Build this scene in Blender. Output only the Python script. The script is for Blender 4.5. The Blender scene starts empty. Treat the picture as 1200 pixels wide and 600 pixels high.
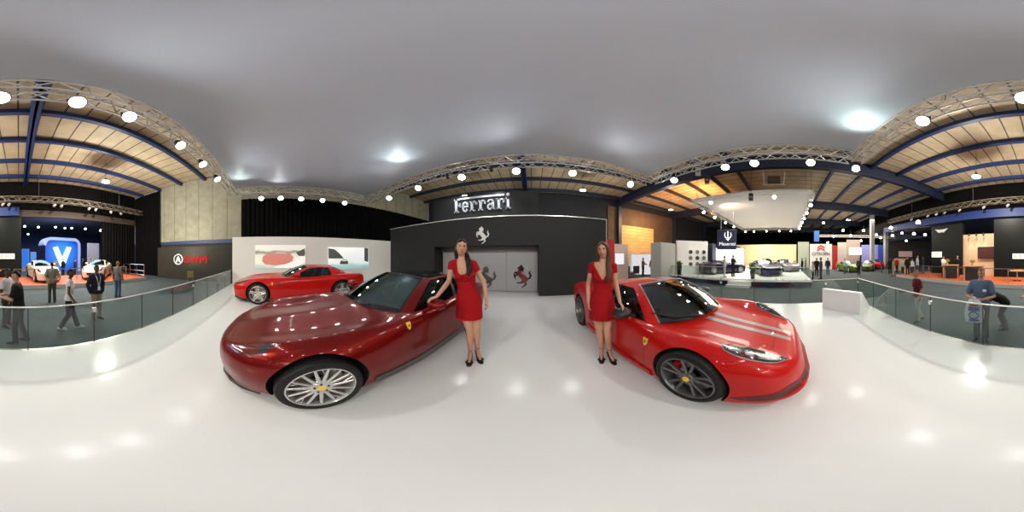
import bpy, bmesh, math, random
import numpy as np
from mathutils import Vector, Matrix
from mathutils.bvhtree import BVHTree
PI = math.pi
R = math.radians
random.seed(7)
SC = bpy.context.scene
COL = SC.collection

# ---------------------------------------------------------------- materials
MATS = {}
def principled(name, col, rough=0.5, metal=0.0, coat=0.0, emit=None, es=0.0, spec=0.5, noise=0.0, nscale=8.0, bump=0.0, bscale=40.0, coat_rough=0.03, sheen=0.0):
    if name in MATS: return MATS[name]
    m = bpy.data.materials.new(name); m.use_nodes = True
    nt = m.node_tree; b = nt.nodes['Principled BSDF']
    b.inputs['Base Color'].default_value = (*col, 1)
    b.inputs['Roughness'].default_value = rough
    b.inputs['Metallic'].default_value = metal
    b.inputs['Coat Weight'].default_value = coat
    b.inputs['Coat Roughness'].default_value = coat_rough
    b.inputs['Specular IOR Level'].default_value = spec
    if sheen: b.inputs['Sheen Weight'].default_value = sheen
    if emit:
        b.inputs['Emission Color'].default_value = (*emit, 1)
        b.inputs['Emission Strength'].default_value = es
    if noise or bump:
        tc = nt.nodes.new('ShaderNodeTexCoord')
    if noise:
        n = nt.nodes.new('ShaderNodeTexNoise'); n.inputs['Scale'].default_value = nscale; n.inputs['Detail'].default_value = 4
        r = nt.nodes.new('ShaderNodeMapRange')
        r.inputs['From Min'].default_value = 0.3; r.inputs['From Max'].default_value = 0.7
        r.inputs['To Min'].default_value = 1 - noise; r.inputs['To Max'].default_value = 1 + noise
        v = nt.nodes.new('ShaderNodeVectorMath'); v.operation = 'SCALE'
        v.inputs[0].default_value = col
        nt.links.new(tc.outputs['Object'], n.inputs['Vector'])
        nt.links.new(n.outputs['Fac'], r.inputs['Value'])
        nt.links.new(r.outputs['Result'], v.inputs['Scale'])
        nt.links.new(v.outputs['Vector'], b.inputs['Base Color'])
    if bump:
        n2 = nt.nodes.new('ShaderNodeTexNoise'); n2.inputs['Scale'].default_value = bscale
        bp = nt.nodes.new('ShaderNodeBump'); bp.inputs['Strength'].default_value = bump; bp.inputs['Distance'].default_value = 0.02
        nt.links.new(tc.outputs['Object'], n2.inputs['Vector'])
        nt.links.new(n2.outputs['Fac'], bp.inputs['Height'])
        nt.links.new(bp.outputs['Normal'], b.inputs['Normal'])
    MATS[name] = m
    return m

def emission(name, col, s):
    if name in MATS: return MATS[name]
    m = bpy.data.materials.new(name); m.use_nodes = True
    nt = m.node_tree; nt.nodes.clear()
    o = nt.nodes.new('ShaderNodeOutputMaterial'); e = nt.nodes.new('ShaderNodeEmission')
    e.inputs['Color'].default_value = (*col, 1); e.inputs['Strength'].default_value = s
    nt.links.new(e.outputs[0], o.inputs[0]); MATS[name] = m
    return m

def glass(name, tint, refl=1.0, rough=0.0, ior=1.5, body=None, bodyfac=0.0):
    """thin pane: transparent tint with a fresnel mirror on top (and an optional share of film colour)"""
    if name in MATS: return MATS[name]
    m = bpy.data.materials.new(name); m.use_nodes = True
    nt = m.node_tree; nt.nodes.clear()
    o = nt.nodes.new('ShaderNodeOutputMaterial')
    t = nt.nodes.new('ShaderNodeBsdfTransparent'); t.inputs['Color'].default_value = (*tint, 1)
    g = nt.nodes.new('ShaderNodeBsdfGlossy'); g.inputs['Roughness'].default_value = rough
    g.inputs['Color'].default_value = (*refl, 1) if hasattr(refl, '__len__') else (refl, refl, refl, 1)
    f = nt.nodes.new('ShaderNodeFresnel'); f.inputs['IOR'].default_value = ior
    ge = nt.nodes.new('ShaderNodeNewGeometry'); iv = nt.nodes.new('ShaderNodeMix'); iv.data_type = 'FLOAT'
    iv.inputs['A'].default_value = ior; iv.inputs['B'].default_value = 1/ior
    nt.links.new(ge.outputs['Backfacing'], iv.inputs['Factor']); nt.links.new(iv.outputs['Result'], f.inputs['IOR'])
    mx = nt.nodes.new('ShaderNodeMixShader')
    base = t.outputs[0]
    if body:
        d = nt.nodes.new('ShaderNodeBsdfDiffuse'); d.inputs['Color'].default_value = (*body, 1)
        m2 = nt.nodes.new('ShaderNodeMixShader'); m2.inputs[0].default_value = bodyfac
        nt.links.new(t.outputs[0], m2.inputs[1]); nt.links.new(d.outputs[0], m2.inputs[2]); base = m2.outputs[0]
    nt.links.new(f.outputs[0], mx.inputs[0]); nt.links.new(base, mx.inputs[1]); nt.links.new(g.outputs[0], mx.inputs[2])
    nt.links.new(mx.outputs[0], o.inputs[0]); MATS[name] = m
    return m

# ---------------------------------------------------------------- mesh builder
class MB:
    def __init__(s): s.v = []; s.f = []; s.m = []
    def add(s, vs, fs, mi=0):
        b = len(s.v); s.v.extend([tuple(p) for p in vs])
        s.f.extend([tuple(b + i for i in f) for f in fs]); s.m.extend([mi] * len(fs))
        return s
    def box(s, lo, hi, mi=0, rz=0.0, bevel=0.0, M=None):
        x0, y0, z0 = lo; x1, y1, z1 = hi
        if bevel <= 0:
            vs = [(x0,y0,z0),(x1,y0,z0),(x1,y1,z0),(x0,y1,z0),(x0,y0,z1),(x1,y0,z1),(x1,y1,z1),(x0,y1,z1)]
            fs = [(0,3,2,1),(4,5,6,7),(0,1,5,4),(1,2,6,5),(2,3,7,6),(3,0,4,7)]
        else:
            bm = bmesh.new(); bmesh.ops.create_cube(bm, size=1)
            for v in bm.verts:
                v.co = Vector(((x0+x1)/2 + v.co.x*(x1-x0), (y0+y1)/2 + v.co.y*(y1-y0), (z0+z1)/2 + v.co.z*(z1-z0)))
            bmesh.ops.bevel(bm, geom=bm.edges[:], offset=bevel, segments=2, profile=0.5, affect='EDGES')
            bm.verts.index_update()
            vs = [tuple(v.co) for v in bm.verts]; fs = [tuple(v.index for v in f.verts) for f in bm.faces]; bm.free()
        if rz:
            cx, cy = (x0+x1)/2, (y0+y1)/2; c, n = math.cos(rz), math.sin(rz)
            vs = [(cx+(x-cx)*c-(y-cy)*n, cy+(x-cx)*n+(y-cy)*c, z) for x,y,z in vs]
        if M is not None: vs = [tuple(M @ Vector(p)) for p in vs]
        return s.add(vs, fs, mi)
    def prism(s, poly, d0, d1, plane='xz', mi=0, M=None):
        """extrude a 2D polygon: plane xz (depth y), xy (depth z), yz (depth x)"""
        def P(a, b, d): return {'xz': (a, d, b), 'xy': (a, b, d), 'yz': (d, a, b)}[plane]
        n = len(poly)
        vs = [P(a, b, d0) for a, b in poly] + [P(a, b, d1) for a, b in poly]
        fs = [tuple(range(n))[::-1], tuple(range(n, 2*n))] + [(i, (i+1) % n, n+(i+1) % n, n+i) for i in range(n)]
        if M is not None: vs = [tuple(M @ Vector(p)) for p in vs]
        return s.add(vs, fs, mi)
    def tube(s, pts, rad, seg=8, mi=0, caps=True, ref=None, flat=1.0, dome=False):
        """sweep along pts; rad a number or list; flat scales the second axis"""
        P = [Vector(p) for p in pts]; n = len(P)
        if not hasattr(rad, '__len__'): rad = [rad] * n
        rad = list(rad)
        if dome:   # rounded ends
            d0 = (P[0] - P[1]).normalized(); d1 = (P[-1] - P[-2]).normalized()
            r0, r1 = rad[0], rad[-1]
            P = [P[0] + d0*r0*0.95, P[0] + d0*r0*0.7] + P + [P[-1] + d1*r1*0.7, P[-1] + d1*r1*0.95]
            rad = [r0*0.3, r0*0.72] + rad + [r1*0.72, r1*0.3]; n = len(P)
        T = []
        for i in range(n):
            t = P[min(i+1, n-1)] - P[max(i-1, 0)]
            T.append(t.normalized() if t.length > 1e-9 else Vector((0,0,1)))
        a = Vector(ref) if ref is not None else (Vector((0,0,1)) if abs(T[0].z) < 0.9 else Vector((1,0,0)))
        u = (a - T[0]*a.dot(T[0])).normalized()
        vs = []
        for i in range(n):
            u = (u - T[i]*u.dot(T[i]))
            if u.length < 1e-6: u = T[i].orthogonal()
            u.normalize(); w = T[i].cross(u)
            for k in range(seg):
                q = 2*PI*k/seg
                vs.append(P[i] + u*(math.cos(q)*rad[i]) + w*(math.sin(q)*rad[i]*flat))
        fs = [(i*seg+k, i*seg+(k+1) % seg, (i+1)*seg+(k+1) % seg, (i+1)*seg+k) for i in range(n-1) for k in range(seg)]
        if caps:
            fs.append(tuple(range(seg))[::-1]); fs.append(tuple((n-1)*seg+k for k in range(seg)))
        return s.add(vs, fs, mi)
    def lathe(s, prof, seg=24, axis='z', c=(0,0,0), mi=0, closed=False):
        """prof: list of (radius, height)"""
        vs = []; n = len(prof)
        for r, h in prof:
            for k in range(seg):
                q = 2*PI*k/seg; a, b = r*math.cos(q), r*math.sin(q)
                p = {'z': (a, b, h), 'x': (h, a, b), 'y': (b, h, a)}[axis]
                vs.append((c[0]+p[0], c[1]+p[1], c[2]+p[2]))
        fs = [(i*seg+k, i*seg+(k+1) % seg, (i+1)*seg+(k+1) % seg, (i+1)*seg+k) for i in range(n-1) for k in range(seg)]
        if closed: fs += [((n-1)*seg+k, (n-1)*seg+(k+1) % seg, (k+1) % seg, k) for k in range(seg)]
        else:
            if prof[0][0] > 1e-6: fs.append(tuple(range(seg))[::-1])
            if prof[-1][0] > 1e-6: fs.append(tuple((n-1)*seg+k for k in range(seg)))
        return s.add(vs, fs, mi)
    def ell(s, c, r, seg=16, rings=10, mi=0, M=None):
        vs = []; fs = []
        vs.append(Vector((0,0,-1)))
        for i in range(1, rings):
            t = -PI/2 + PI*i/rings
            for k in range(seg):
                q = 2*PI*k/seg; vs.append(Vector((math.cos(t)*math.cos(q), math.cos(t)*math.sin(q), math.sin(t))))
        vs.append(Vector((0,0,1))); top = len(vs)-1
        for k in range(seg):
            fs.append((0, 1+(k+1) % seg, 1+k)); fs.append((top, top-seg+k, top-seg+(k+1) % seg))
        for i in range(rings-2):
            for k in range(seg):
                a = 1+i*seg
                fs.append((a+k, a+(k+1) % seg, a+seg+(k+1) % seg, a+seg+k))
        out = []
        for v in vs:
            p = Vector((v.x*r[0], v.y*r[1], v.z*r[2]))
            if M is not None: p = M @ p
            out.append(p + Vector(c))
        return s.add(out, fs, mi)
    def loft(s, rings, mi=0, caps=True, closed=True):
        n = len(rings[0]); vs = [p for r in rings for p in r]; k = len(rings)
        rng = range(n) if closed else range(n-1)
        fs = [(i*n+j, i*n+(j+1) % n, (i+1)*n+(j+1) % n, (i+1)*n+j) for i in range(k-1) for j in rng]
        if caps: fs += [tuple(range(n))[::-1], tuple((k-1)*n+j for j in range(n))]
        return s.add(vs, fs, mi)
    def mesh(s, name, mats, smooth=False, fix=True):
        me = bpy.data.meshes.new(name)
        me.from_pydata(s.v, [], s.f)
        for m in mats: me.materials.append(m)
        me.polygons.foreach_set('material_index', s.m)
        if fix:
            bm = bmesh.new(); bm.from_mesh(me); bmesh.ops.recalc_face_normals(bm, faces=bm.faces); bm.to_mesh(me); bm.free()
        if smooth:
            me.polygons.foreach_set('use_smooth', [True]*len(me.polygons))
            me.set_sharp_from_angle(angle=R(38))
        me.update()
        return me
    def build(s, name, mats, parent=None, smooth=False, loc=None, fix=True):
        if not isinstance(mats, (list, tuple)): mats = [mats]
        o = bpy.data.objects.new(name, s.mesh(name, mats, smooth, fix)); COL.objects.link(o)
        if parent is not None: o.parent = parent
        if loc is not None: o.location = loc
        return o

def tag(o, label, cat, group=None, kind=None):
    o['label'] = label; o['category'] = cat
    if group: o['group'] = group
    if kind: o['kind'] = kind
    return o
def structure(o, label, cat='building'):
    o['kind'] = 'structure'; o['label'] = label; o['category'] = cat; return o
def thing(name, label, cat, loc=(0,0,0), rz=0.0, group=None):
    o = bpy.data.objects.new(name, None); COL.objects.link(o); o.empty_display_size = 0.1
    o.location = loc; o.rotation_euler = (0, 0, rz)
    return tag(o, label, cat, group)
def dup(root, loc, rz=None, label=None, group=None, rot=None, scale=None):
    def cp(o, par):
        c = o.copy(); COL.objects.link(c); c.parent = par
        for ch in kids.get(o.name, []): cp(ch, c)
        return c
    kids = {}
    for ch in root.children_recursive: kids.setdefault(ch.parent.name, []).append(ch)
    r = cp(root, None); r.location = loc
    if rz is not None: r.rotation_euler = (0, 0, rz)
    if rot is not None: r.rotation_euler = rot
    if scale is not None: r.scale = scale
    if label: r['label'] = label
    if group: r['group'] = group
    return r
def bake(mb, name, mods, mats, smooth=True):
    """build a mesh, run modifiers on it, return the resulting mesh data (temporary object removed)"""
    o = bpy.data.objects.new('tmp_bake', mb.mesh('tmp_bake', mats) if isinstance(mb, MB) else mb); COL.objects.link(o)
    for kind, props in mods:
        md = o.modifiers.new(kind, kind)
        for k, v in props.items(): setattr(md, k, v)
    dg = bpy.context.evaluated_depsgraph_get(); dg.update()
    me = bpy.data.meshes.new_from_object(o.evaluated_get(dg), preserve_all_data_layers=False, depsgraph=dg)
    bpy.data.objects.remove(o)
    me.name = name
    if smooth: me.polygons.foreach_set('use_smooth', [True]*len(me.polygons))
    return me
def link(name, me, parent=None, loc=None):
    o = bpy.data.objects.new(name, me); COL.objects.link(o)
    if parent is not None: o.parent = parent
    if loc is not None: o.location = loc
    return o

# ------------------------------------------------------- the place: stage frame, stage floor z = 0, hall floor z = -0.42
CAM_Z = 1.57
HALL = -0.42
YAW = 6.7
def bearing(px): return R((px - 600) * 0.3 - YAW)
def polar(px, d, z=0.0):
    a = bearing(px); return Vector((d*math.sin(a), d*math.cos(a), z))
def on_plane(px, py, z):
    d = (CAM_Z - z) / math.tan(R((py - 300) * 0.3)); return polar(px, d, z)

M_ = principled
STAGE = M_('stage_white_gloss', (0.73, 0.735, 0.735), 0.18, spec=0.28, noise=0.012, nscale=1.5)
CARPET = M_('hall_carpet', (0.042, 0.060, 0.070), 0.9, noise=0.18, nscale=3)
CANOPYM = M_('canopy_fabric', (0.69, 0.745, 0.825), 0.42, spec=0.35, noise=0.02, nscale=0.6)
DARKW = M_('charcoal_panel', (0.015, 0.016, 0.017), 0.5, spec=0.25, noise=0.04, nscale=2)
WHITEW = M_('white_panel', (0.80, 0.79, 0.76), 0.35)
WHITEP = M_('white_gloss_panel', (0.9, 0.9, 0.9), 0.3)
BLACKC = M_('black_drape', (0.003, 0.003, 0.0035), 0.9, spec=0.1, noise=0.3, nscale=2)
BLUE = M_('blue_steel', (0.018, 0.04, 0.135), 0.5)
DBLUE = M_('dark_blue_steel', (0.016, 0.024, 0.055), 0.5)
SILVER = M_('brushed_silver', (0.62, 0.62, 0.63), 0.32, metal=0.6)
CHROME = M_('chrome', (0.8, 0.8, 0.8), 0.12, metal=1.0)
ALU = M_('truss_aluminium', (0.74, 0.74, 0.73), 0.38, metal=0.35)
BLACK = M_('black_plastic', (0.012, 0.012, 0.013), 0.4)
BLACKG = M_('black_gloss', (0.008, 0.008, 0.009), 0.08, coat=0.5)
RUBBER = M_('tyre_rubber', (0.008, 0.008, 0.008), 0.6, spec=0.3)
GREY = M_('grey_metal', (0.22, 0.22, 0.22), 0.45, metal=0.4)
LENS = emission('lamp_lens', (1.0, 0.99, 0.97), 22)
WARML = emission('warm_lamp_lens', (1.0, 0.80, 0.5), 16)
COOLL = emission('cool_lamp_lens', (0.95, 1.0, 0.95), 12)
# ================================================================ cars
def paint(name, col, metal=0.0, rough=0.35):
    return principled(name, col, rough, metal=metal, coat=0.45, coat_rough=0.02, spec=0.15)
RED = paint('scarlet_paint', (0.46, 0.004, 0.002))
DRED = paint('dark_red_pearl_paint', (0.16, 0.004, 0.003), metal=0.5, rough=0.30)
CABIN = M_('cabin_black', (0.012, 0.012, 0.013), 0.7)
LEATHER = M_('seat_leather_black', (0.02, 0.02, 0.02), 0.5)
TAN = M_('seat_leather_tan', (0.22, 0.16, 0.08), 0.5)
GAP = M_('panel_gap_black', (0.006, 0.003, 0.003), 0.8)
SCREEN = glass('windscreen_glass', (0.42, 0.50, 0.49), (0.72, 0.95, 0.90), ior=2.5)
SIDEGL = glass('side_window_glass', (0.40, 0.45, 0.45), 0.9, ior=1.5)
CLEAR = glass('lamp_cover_glass', (0.86, 0.88, 0.9), 0.9, ior=1.35)
WHEELS = M_('wheel_bright_silver', (0.62, 0.62, 0.61), 0.25, metal=0.75)
WHEELG = M_('wheel_graphite', (0.16, 0.16, 0.165), 0.32, metal=0.7)
YEL = M_('badge_yellow', (0.85, 0.55, 0.02), 0.3, coat=0.6)
DISC = M_('brake_disc', (0.30, 0.29, 0.28), 0.35, metal=0.8)
CALR = M_('caliper_red', (0.5, 0.01, 0.01), 0.35)
STRIPE = M_('racing_stripe_grey', (0.27, 0.25, 0.25), 0.3, coat=0.6)
LAMPIN = M_('headlamp_reflector', (0.45, 0.46, 0.47), 0.2, metal=0.9)
LAMPDK = M_('headlamp_housing', (0.045, 0.045, 0.05), 0.25, coat=0.5)
LAMPRD = M_('headlamp_red_bezel', (0.20, 0.01, 0.012), 0.25, coat=0.6)
TRIM = M_('window_trim_silver', (0.42, 0.42, 0.43), 0.3, metal=0.6)
SILL = M_('sill_dark_grey', (0.05, 0.048, 0.048), 0.4)
TAIL = M_('tail_lamp_red', (0.45, 0.01, 0.01), 0.15, coat=0.8)

def hermite(xs, ys, q):
    """smooth non-uniform cubic through rows ys at xs"""
    xs = np.asarray(xs, float); ys = np.asarray(ys, float); q = np.asarray(q, float)
    if ys.ndim == 1: ys = ys[:, None]; flat = True
    else: flat = False
    d = np.diff(ys, axis=0) / np.diff(xs)[:, None]
    m = np.zeros_like(ys)
    m[0], m[-1] = d[0], d[-1]
    for i in range(1, len(xs)-1):
        w1 = xs[i+1]-xs[i]; w0 = xs[i]-xs[i-1]
        m[i] = (d[i-1]*w1 + d[i]*w0) / (w0+w1)
        same = d[i-1]*d[i] > 0
        lim = 3*np.minimum(abs(d[i-1]), abs(d[i]))
        m[i] = np.where(same, np.sign(m[i])*np.minimum(abs(m[i]), lim), m[i]*0.25)
    i = np.clip(np.searchsorted(xs, q, side='right')-1, 0, len(xs)-2)
    h = (xs[i+1]-xs[i])[:, None]; t = ((q-xs[i])/(xs[i+1]-xs[i]))[:, None]
    out = (2*t**3-3*t**2+1)*ys[i] + (t**3-2*t**2+t)*h*m[i] + (-2*t**3+3*t**2)*ys[i+1] + (t**3-t**2)*h*m[i+1]
    return out[:, 0] if flat else out

def body_grid(table, ns=84, sub=6):
    T = np.array(table, float)
    s = np.concatenate([np.linspace(T[0,0], T[0,0]+0.5, 26)[:-1], np.linspace(T[0,0]+0.5, T[-1,0]-0.35, ns-40), np.linspace(T[-1,0]-0.35, T[-1,0], 14)[1:]])
    V = hermite(T[:,0], T[:,1:], s)
    rings = []
    for si, r in zip(s, V):
        zb, wb, w1, z1, w2, z2, w3, z3, w4, z4, w5, z5, z6 = r
        px = [0, wb*0.6, wb, w1, w2, w3, w4, w5, 0]; pz = [zb, zb, zb, z1, z2, z3, z4, z5, z6]
        q = np.linspace(0, 8, 8*sub+1)
        P = hermite(range(9), np.stack([px, pz], 1), q)
        P[0,0] = 0; P[-1,0] = 0
        half = [(x, si, z) for x, z in P]
        rings.append(half + [(-x, y, z) for x, y, z in half[1:-1][::-1]])
    return rings

def bvh_of(rings):
    n = len(rings[0]); vs = [Vector(p) for r in rings for p in r]
    fs = [(i*n+j, i*n+(j+1) % n, (i+1)*n+(j+1) % n, (i+1)*n+j) for i in range(len(rings)-1) for j in range(n)]
    fs += [tuple(range(n)), tuple((len(rings)-1)*n+j for j in range(n))]
    return BVHTree.FromPolygons(vs, fs)

def curve(pts, n):
    pts = np.array(pts, float)
    if len(pts) == 2: return [pts[0]+(pts[1]-pts[0])*t for t in np.linspace(0, 1, n)]
    k = np.concatenate([[0], np.cumsum(np.linalg.norm(np.diff(pts, axis=0), axis=1))])
    return list(hermite(k, pts, np.linspace(0, k[-1], n)))

def patch(bvh, A, B, way, n=16, m=6, off=0.004, th=0.02, mi=0, mb=None, side=1):
    """a closed pad that follows the body between two edge curves. way: 'top' points are (x, s); 'side' points are (s, z) on the side |x|; 'front' points are (x, z)"""
    mb = mb or MB()
    a, b = curve(A, n), curve(B, n); G = []; N = []
    for p, q in zip(a, b):
        row = []; nr = []
        for t in np.linspace(0, 1, m):
            c = p + (q-p)*t
            if way == 'top': o, d = Vector((c[0], c[1], 3)), Vector((0,0,-1))
            elif way == 'side': o, d = Vector((side*3, c[0], c[1])), Vector((-side,0,0))
            elif way == 'rear': o, d = Vector((c[0], 8, c[1])), Vector((0,-1,0))
            else: o, d = Vector((c[0], -4, c[1])), Vector((0,1,0))
            hit, nor, _i, _d = bvh.ray_cast(o, d)
            if hit is None:
                hit, nor, _i, _d = bvh.find_nearest(o + d*2.2)
            if nor.dot(d) > 0: nor = -nor
            row.append(hit); nr.append(nor)
        G.append(row); N.append(nr)
    front = [G[i][j]+N[i][j]*off for i in range(n) for j in range(m)]
    back = [G[i][j]-N[i][j]*th for i in range(n) for j in range(m)]
    K = n*m; fs = []
    for i in range(n-1):
        for j in range(m-1):
            e = (i*m+j, i*m+j+1, (i+1)*m+j+1, (i+1)*m+j)
            fs += [e, tuple(K+x for x in e[::-1])]
    rim = [(0, j) for j in range(m)] + [(i, m-1) for i in range(1, n)] + [(n-1, j) for j in range(m-2, -1, -1)] + [(i, 0) for i in range(n-2, 0, -1)]
    rim = [i*m+j for i, j in rim]
    fs += [(rim[k], rim[(k+1) % len(rim)], K+rim[(k+1) % len(rim)], K+rim[k]) for k in range(len(rim))]
    return mb.add(front+back, fs, mi)

def wheel(parent, kind, loc, r, w, side):
    """wheel part (the rim) with tyre, hub cap, disc, caliper under it; outer face towards +x * side"""
    rim_m = WHEELG if kind == 'twin' else WHEELS
    rr = r*0.775
    mb = MB()
    f = w/2
    mb.lathe([(rr*0.93, -f), (rr, -f), (rr, -f+0.012), (rr*0.90, -f+0.05), (rr*0.88, f-0.09), (rr*0.93, f-0.03), (rr, f-0.004), (rr*1.005, f+0.006), (rr*0.965, f+0.008), (rr*0.93, f-0.012), (rr*0.90, f-0.06), (rr*0.86, -f+0.06)], 48, 'x', closed=True)
    def spoke(a0, a1, r0, r1, w0, w1, x0, x1, t=0.028):
        p0 = (r0*math.cos(a0), r0*math.sin(a0)); p1 = (r1*math.cos(a1), r1*math.sin(a1))
        d = Vector((p1[0]-p0[0], p1[1]-p0[1])).normalized(); n = Vector((-d.y, d.x))
        vs = []
        for p, ww, xx in ((p0, w0, x0), (p1, w1, x1)):
            for sx, sw in ((0, -1), (0, 1)):
                vs.append((xx, p[0]+n.x*ww*sw, p[1]+n.y*ww*sw))
            vs.append((xx+0.007, p[0]+n.x*ww*0.35, p[1]+n.y*ww*0.35)); vs.append((xx+0.007, p[0]-n.x*ww*0.35, p[1]-n.y*ww*0.35))
            vs.append((xx-t, p[0]-n.x*ww, p[1]-n.y*ww)); vs.append((xx-t, p[0]+n.x*ww, p[1]+n.y*ww))
        order = [0, 3, 2, 1, 5, 4]
        fs = [(order[k], order[(k+1) % 6], 6+order[(k+1) % 6], 6+order[k]) for k in range(6)]
        fs += [tuple(order), tuple(6+k for k in order[::-1])]
        mb.add(vs, fs)
    hubx = f-0.020
    if kind == 'multi':
        for k in range(15):
            a = 2*PI*k/15+0.1
            spoke(a, a, 0.075, rr*0.95, 0.017, 0.011, hubx, f-0.010)
            spoke(a+0.02, a+2*PI/30, rr*0.62, rr*0.94, 0.008, 0.007, hubx-0.012, f-0.016) if k % 3 == 0 else None
        mb.lathe([(0.0, hubx-0.05), (0.088, hubx-0.05), (0.095, hubx-0.01), (0.082, hubx+0.008), (0.045, hubx+0.012), (0.0, hubx+0.012)], 30, 'x')
    elif kind == 'twin':
        for k in range(5):
            a = 2*PI*k/5+0.25
            for sgn in (-1, 1):
                spoke(a+sgn*0.16, a+sgn*0.235, 0.062, rr*0.95, 0.014, 0.013, hubx-0.012, f-0.010)
        mb.lathe([(0.0, hubx-0.05), (0.075, hubx-0.05), (0.08, hubx-0.02), (0.068, hubx+0.002), (0.0, hubx+0.004)], 30, 'x')
    else:
        for k in range(5):
            a = 2*PI*k/5+PI/2
            for sgn in (-1, 1):
                spoke(a+sgn*0.42, a+sgn*0.09, 0.085, rr*0.95, 0.017, 0.015, hubx-0.006, f-0.008)
            spoke(a+0.63, a+0.63, 0.05, rr*0.42, 0.03, 0.014, hubx-0.004, hubx-0.008)
        mb.lathe([(0.0, hubx-0.05), (0.092, hubx-0.05), (0.10, hubx-0.02), (0.08, hubx+0.006), (0.0, hubx+0.008)], 30, 'x')
    o = mb.build('wheel', rim_m, parent, smooth=True, loc=loc)
    o.rotation_euler = (0, 0, 0 if side > 0 else PI)
    t = MB().lathe([(rr*0.97, -f-0.004), (r*0.86, -f-0.012), (r*0.955, -f-0.004), (r*0.992, -f+0.03), (r, -f+0.06), (r, f-0.06), (r*0.992, f-0.03), (r*0.955, f+0.006), (r*0.86, f+0.016), (rr*1.01, f+0.004), (rr*0.985, f-0.02), (rr*0.95, 0)], 56, 'x', closed=True)
    t.build('tyre', RUBBER, o, smooth=True)
    c = MB().lathe([(0.0, hubx+0.004), (0.032, hubx+0.004), (0.034, hubx+0.012), (0.028, hubx+0.019), (0, hubx+0.020)], 20, 'x')
    cap = c.build('hub_cap', YEL, o, smooth=True); cap['label'] = 'yellow hub cap'
    for k in range(5):
        a = 2*PI*k/5+0.4
        MB().lathe([(0, 0), (0.0105, 0), (0.0105, 0.012), (0, 0.012)], 8, 'x', c=(hubx+0.004, 0.056*math.cos(a), 0.056*math.sin(a))).build('wheel_nut', BLACK if kind != 'twin' else GREY, o)
    d = MB().lathe([(0.09, -0.015), (rr*0.80, -0.015), (rr*0.80, 0.012), (0.09, 0.012)], 40, 'x', closed=True)
    d.build('brake_disc', DISC, o, smooth=True)
    k = MB()
    q0, q1 = (2.2, 3.3)
    pts = [(0.0, rr*0.66*math.cos(q), rr*0.66*math.sin(q)) for q in np.linspace(q0, q1, 7)]
    k.tube(pts, [0.04, 0.05, 0.052, 0.052, 0.052, 0.05, 0.04], 8, ref=(1,0,0))
    k.build('brake_caliper', CALR if kind != 'multi' else GREY, o, smooth=True)
    return o

def horse(mb, M, thick=0.25, seg=10, mi=0):
    """rearing horse relief, about 1 unit tall, facing -x, in the xz plane"""
    def tb(pts, rad):
        P = [(x, 0, z) for x, z in pts]
        sub = MB(); sub.tube(P, rad, seg, ref=(0, 1, 0), dome=True)
        mb.add([M @ Vector((x, y*thick, z)) for x, y, z in sub.v], sub.f, mi)
    tb([(0.16, 0.36), (0.08, 0.46), (-0.04, 0.58), (-0.10, 0.64)], [0.115, 0.12, 0.115, 0.09])       # trunk
    tb([(-0.10, 0.63), (-0.06, 0.76), (0.0, 0.87), (0.0, 0.93)], [0.10, 0.085, 0.066, 0.045])          # neck
    tb([(0.0, 0.915), (-0.08, 0.89), (-0.16, 0.845)], [0.052, 0.042, 0.024])                            # head
    tb([(0.0, 0.94), (0.005, 1.0)], [0.018, 0.006]); tb([(-0.03, 0.95), (-0.035, 1.0)], [0.016, 0.006])  # ears
    tb([(0.03, 0.93), (0.085, 0.84), (0.055, 0.74), (0.09, 0.66)], [0.02, 0.032, 0.03, 0.01])            # mane
    tb([(-0.13, 0.62), (-0.27, 0.67), (-0.31, 0.60), (-0.30, 0.50)], [0.06, 0.042, 0.028, 0.022])        # forelegs
    tb([(-0.12, 0.58), (-0.24, 0.54), (-0.30, 0.45), (-0.24, 0.38)], [0.05, 0.036, 0.025, 0.02])
    tb([(0.17, 0.34), (0.14, 0.24), (0.20, 0.15), (0.10, 0.06), (0.02, 0.0)], [0.11, 0.07, 0.042, 0.026, 0.02])  # hind legs
    tb([(0.13, 0.33), (0.02, 0.23), (-0.06, 0.20), (-0.20, 0.21)], [0.09, 0.055, 0.03, 0.018])
    tb([(0.25, 0.38), (0.36, 0.42), (0.40, 0.54), (0.34, 0.66), (0.38, 0.76)], [0.035, 0.04, 0.045, 0.035, 0.008])  # tail

def shield(bvh, parent, s, z, side, h=0.085, name='shield_badge'):
    A = [(s-0.5*h*0.72*k, z+h*(0.5-t)) for k, t in ((1.0, 0.0), (0.96, 0.3), (0.75, 0.65), (0.10, 1.0))]
    B = [(s+0.5*h*0.72*k, z+h*(0.5-t)) for k, t in ((1.0, 0.0), (0.96, 0.3), (0.75, 0.65), (0.10, 1.0))]
    o = patch(bvh, A, B, 'side', 12, 6, 0.005, 0.01, side=side).build(name, YEL, parent, smooth=True)
    o['label'] = 'yellow shield badge with a black rearing horse'
    hit, nor, _i, _d = bvh.ray_cast(Vector((side*3, s, z)), Vector((-side, 0, 0)))
    mb = MB(); sgn = side
    M = Matrix.Translation(hit + nor.normalized()*0.006*(1 if nor.x*side > 0 else -1)) @ Matrix(((0,-1,0,0),(1,0,0,0),(0,0,1,0),(0,0,0,1))) @ Matrix.Translation((0, 0, -h*0.36)) @ Matrix.Scale(h*0.66, 4)
    horse(mb, M, 0.1, 6)
    mb.build('horse_emblem', BLACK, o, smooth=True)
    return o

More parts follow.
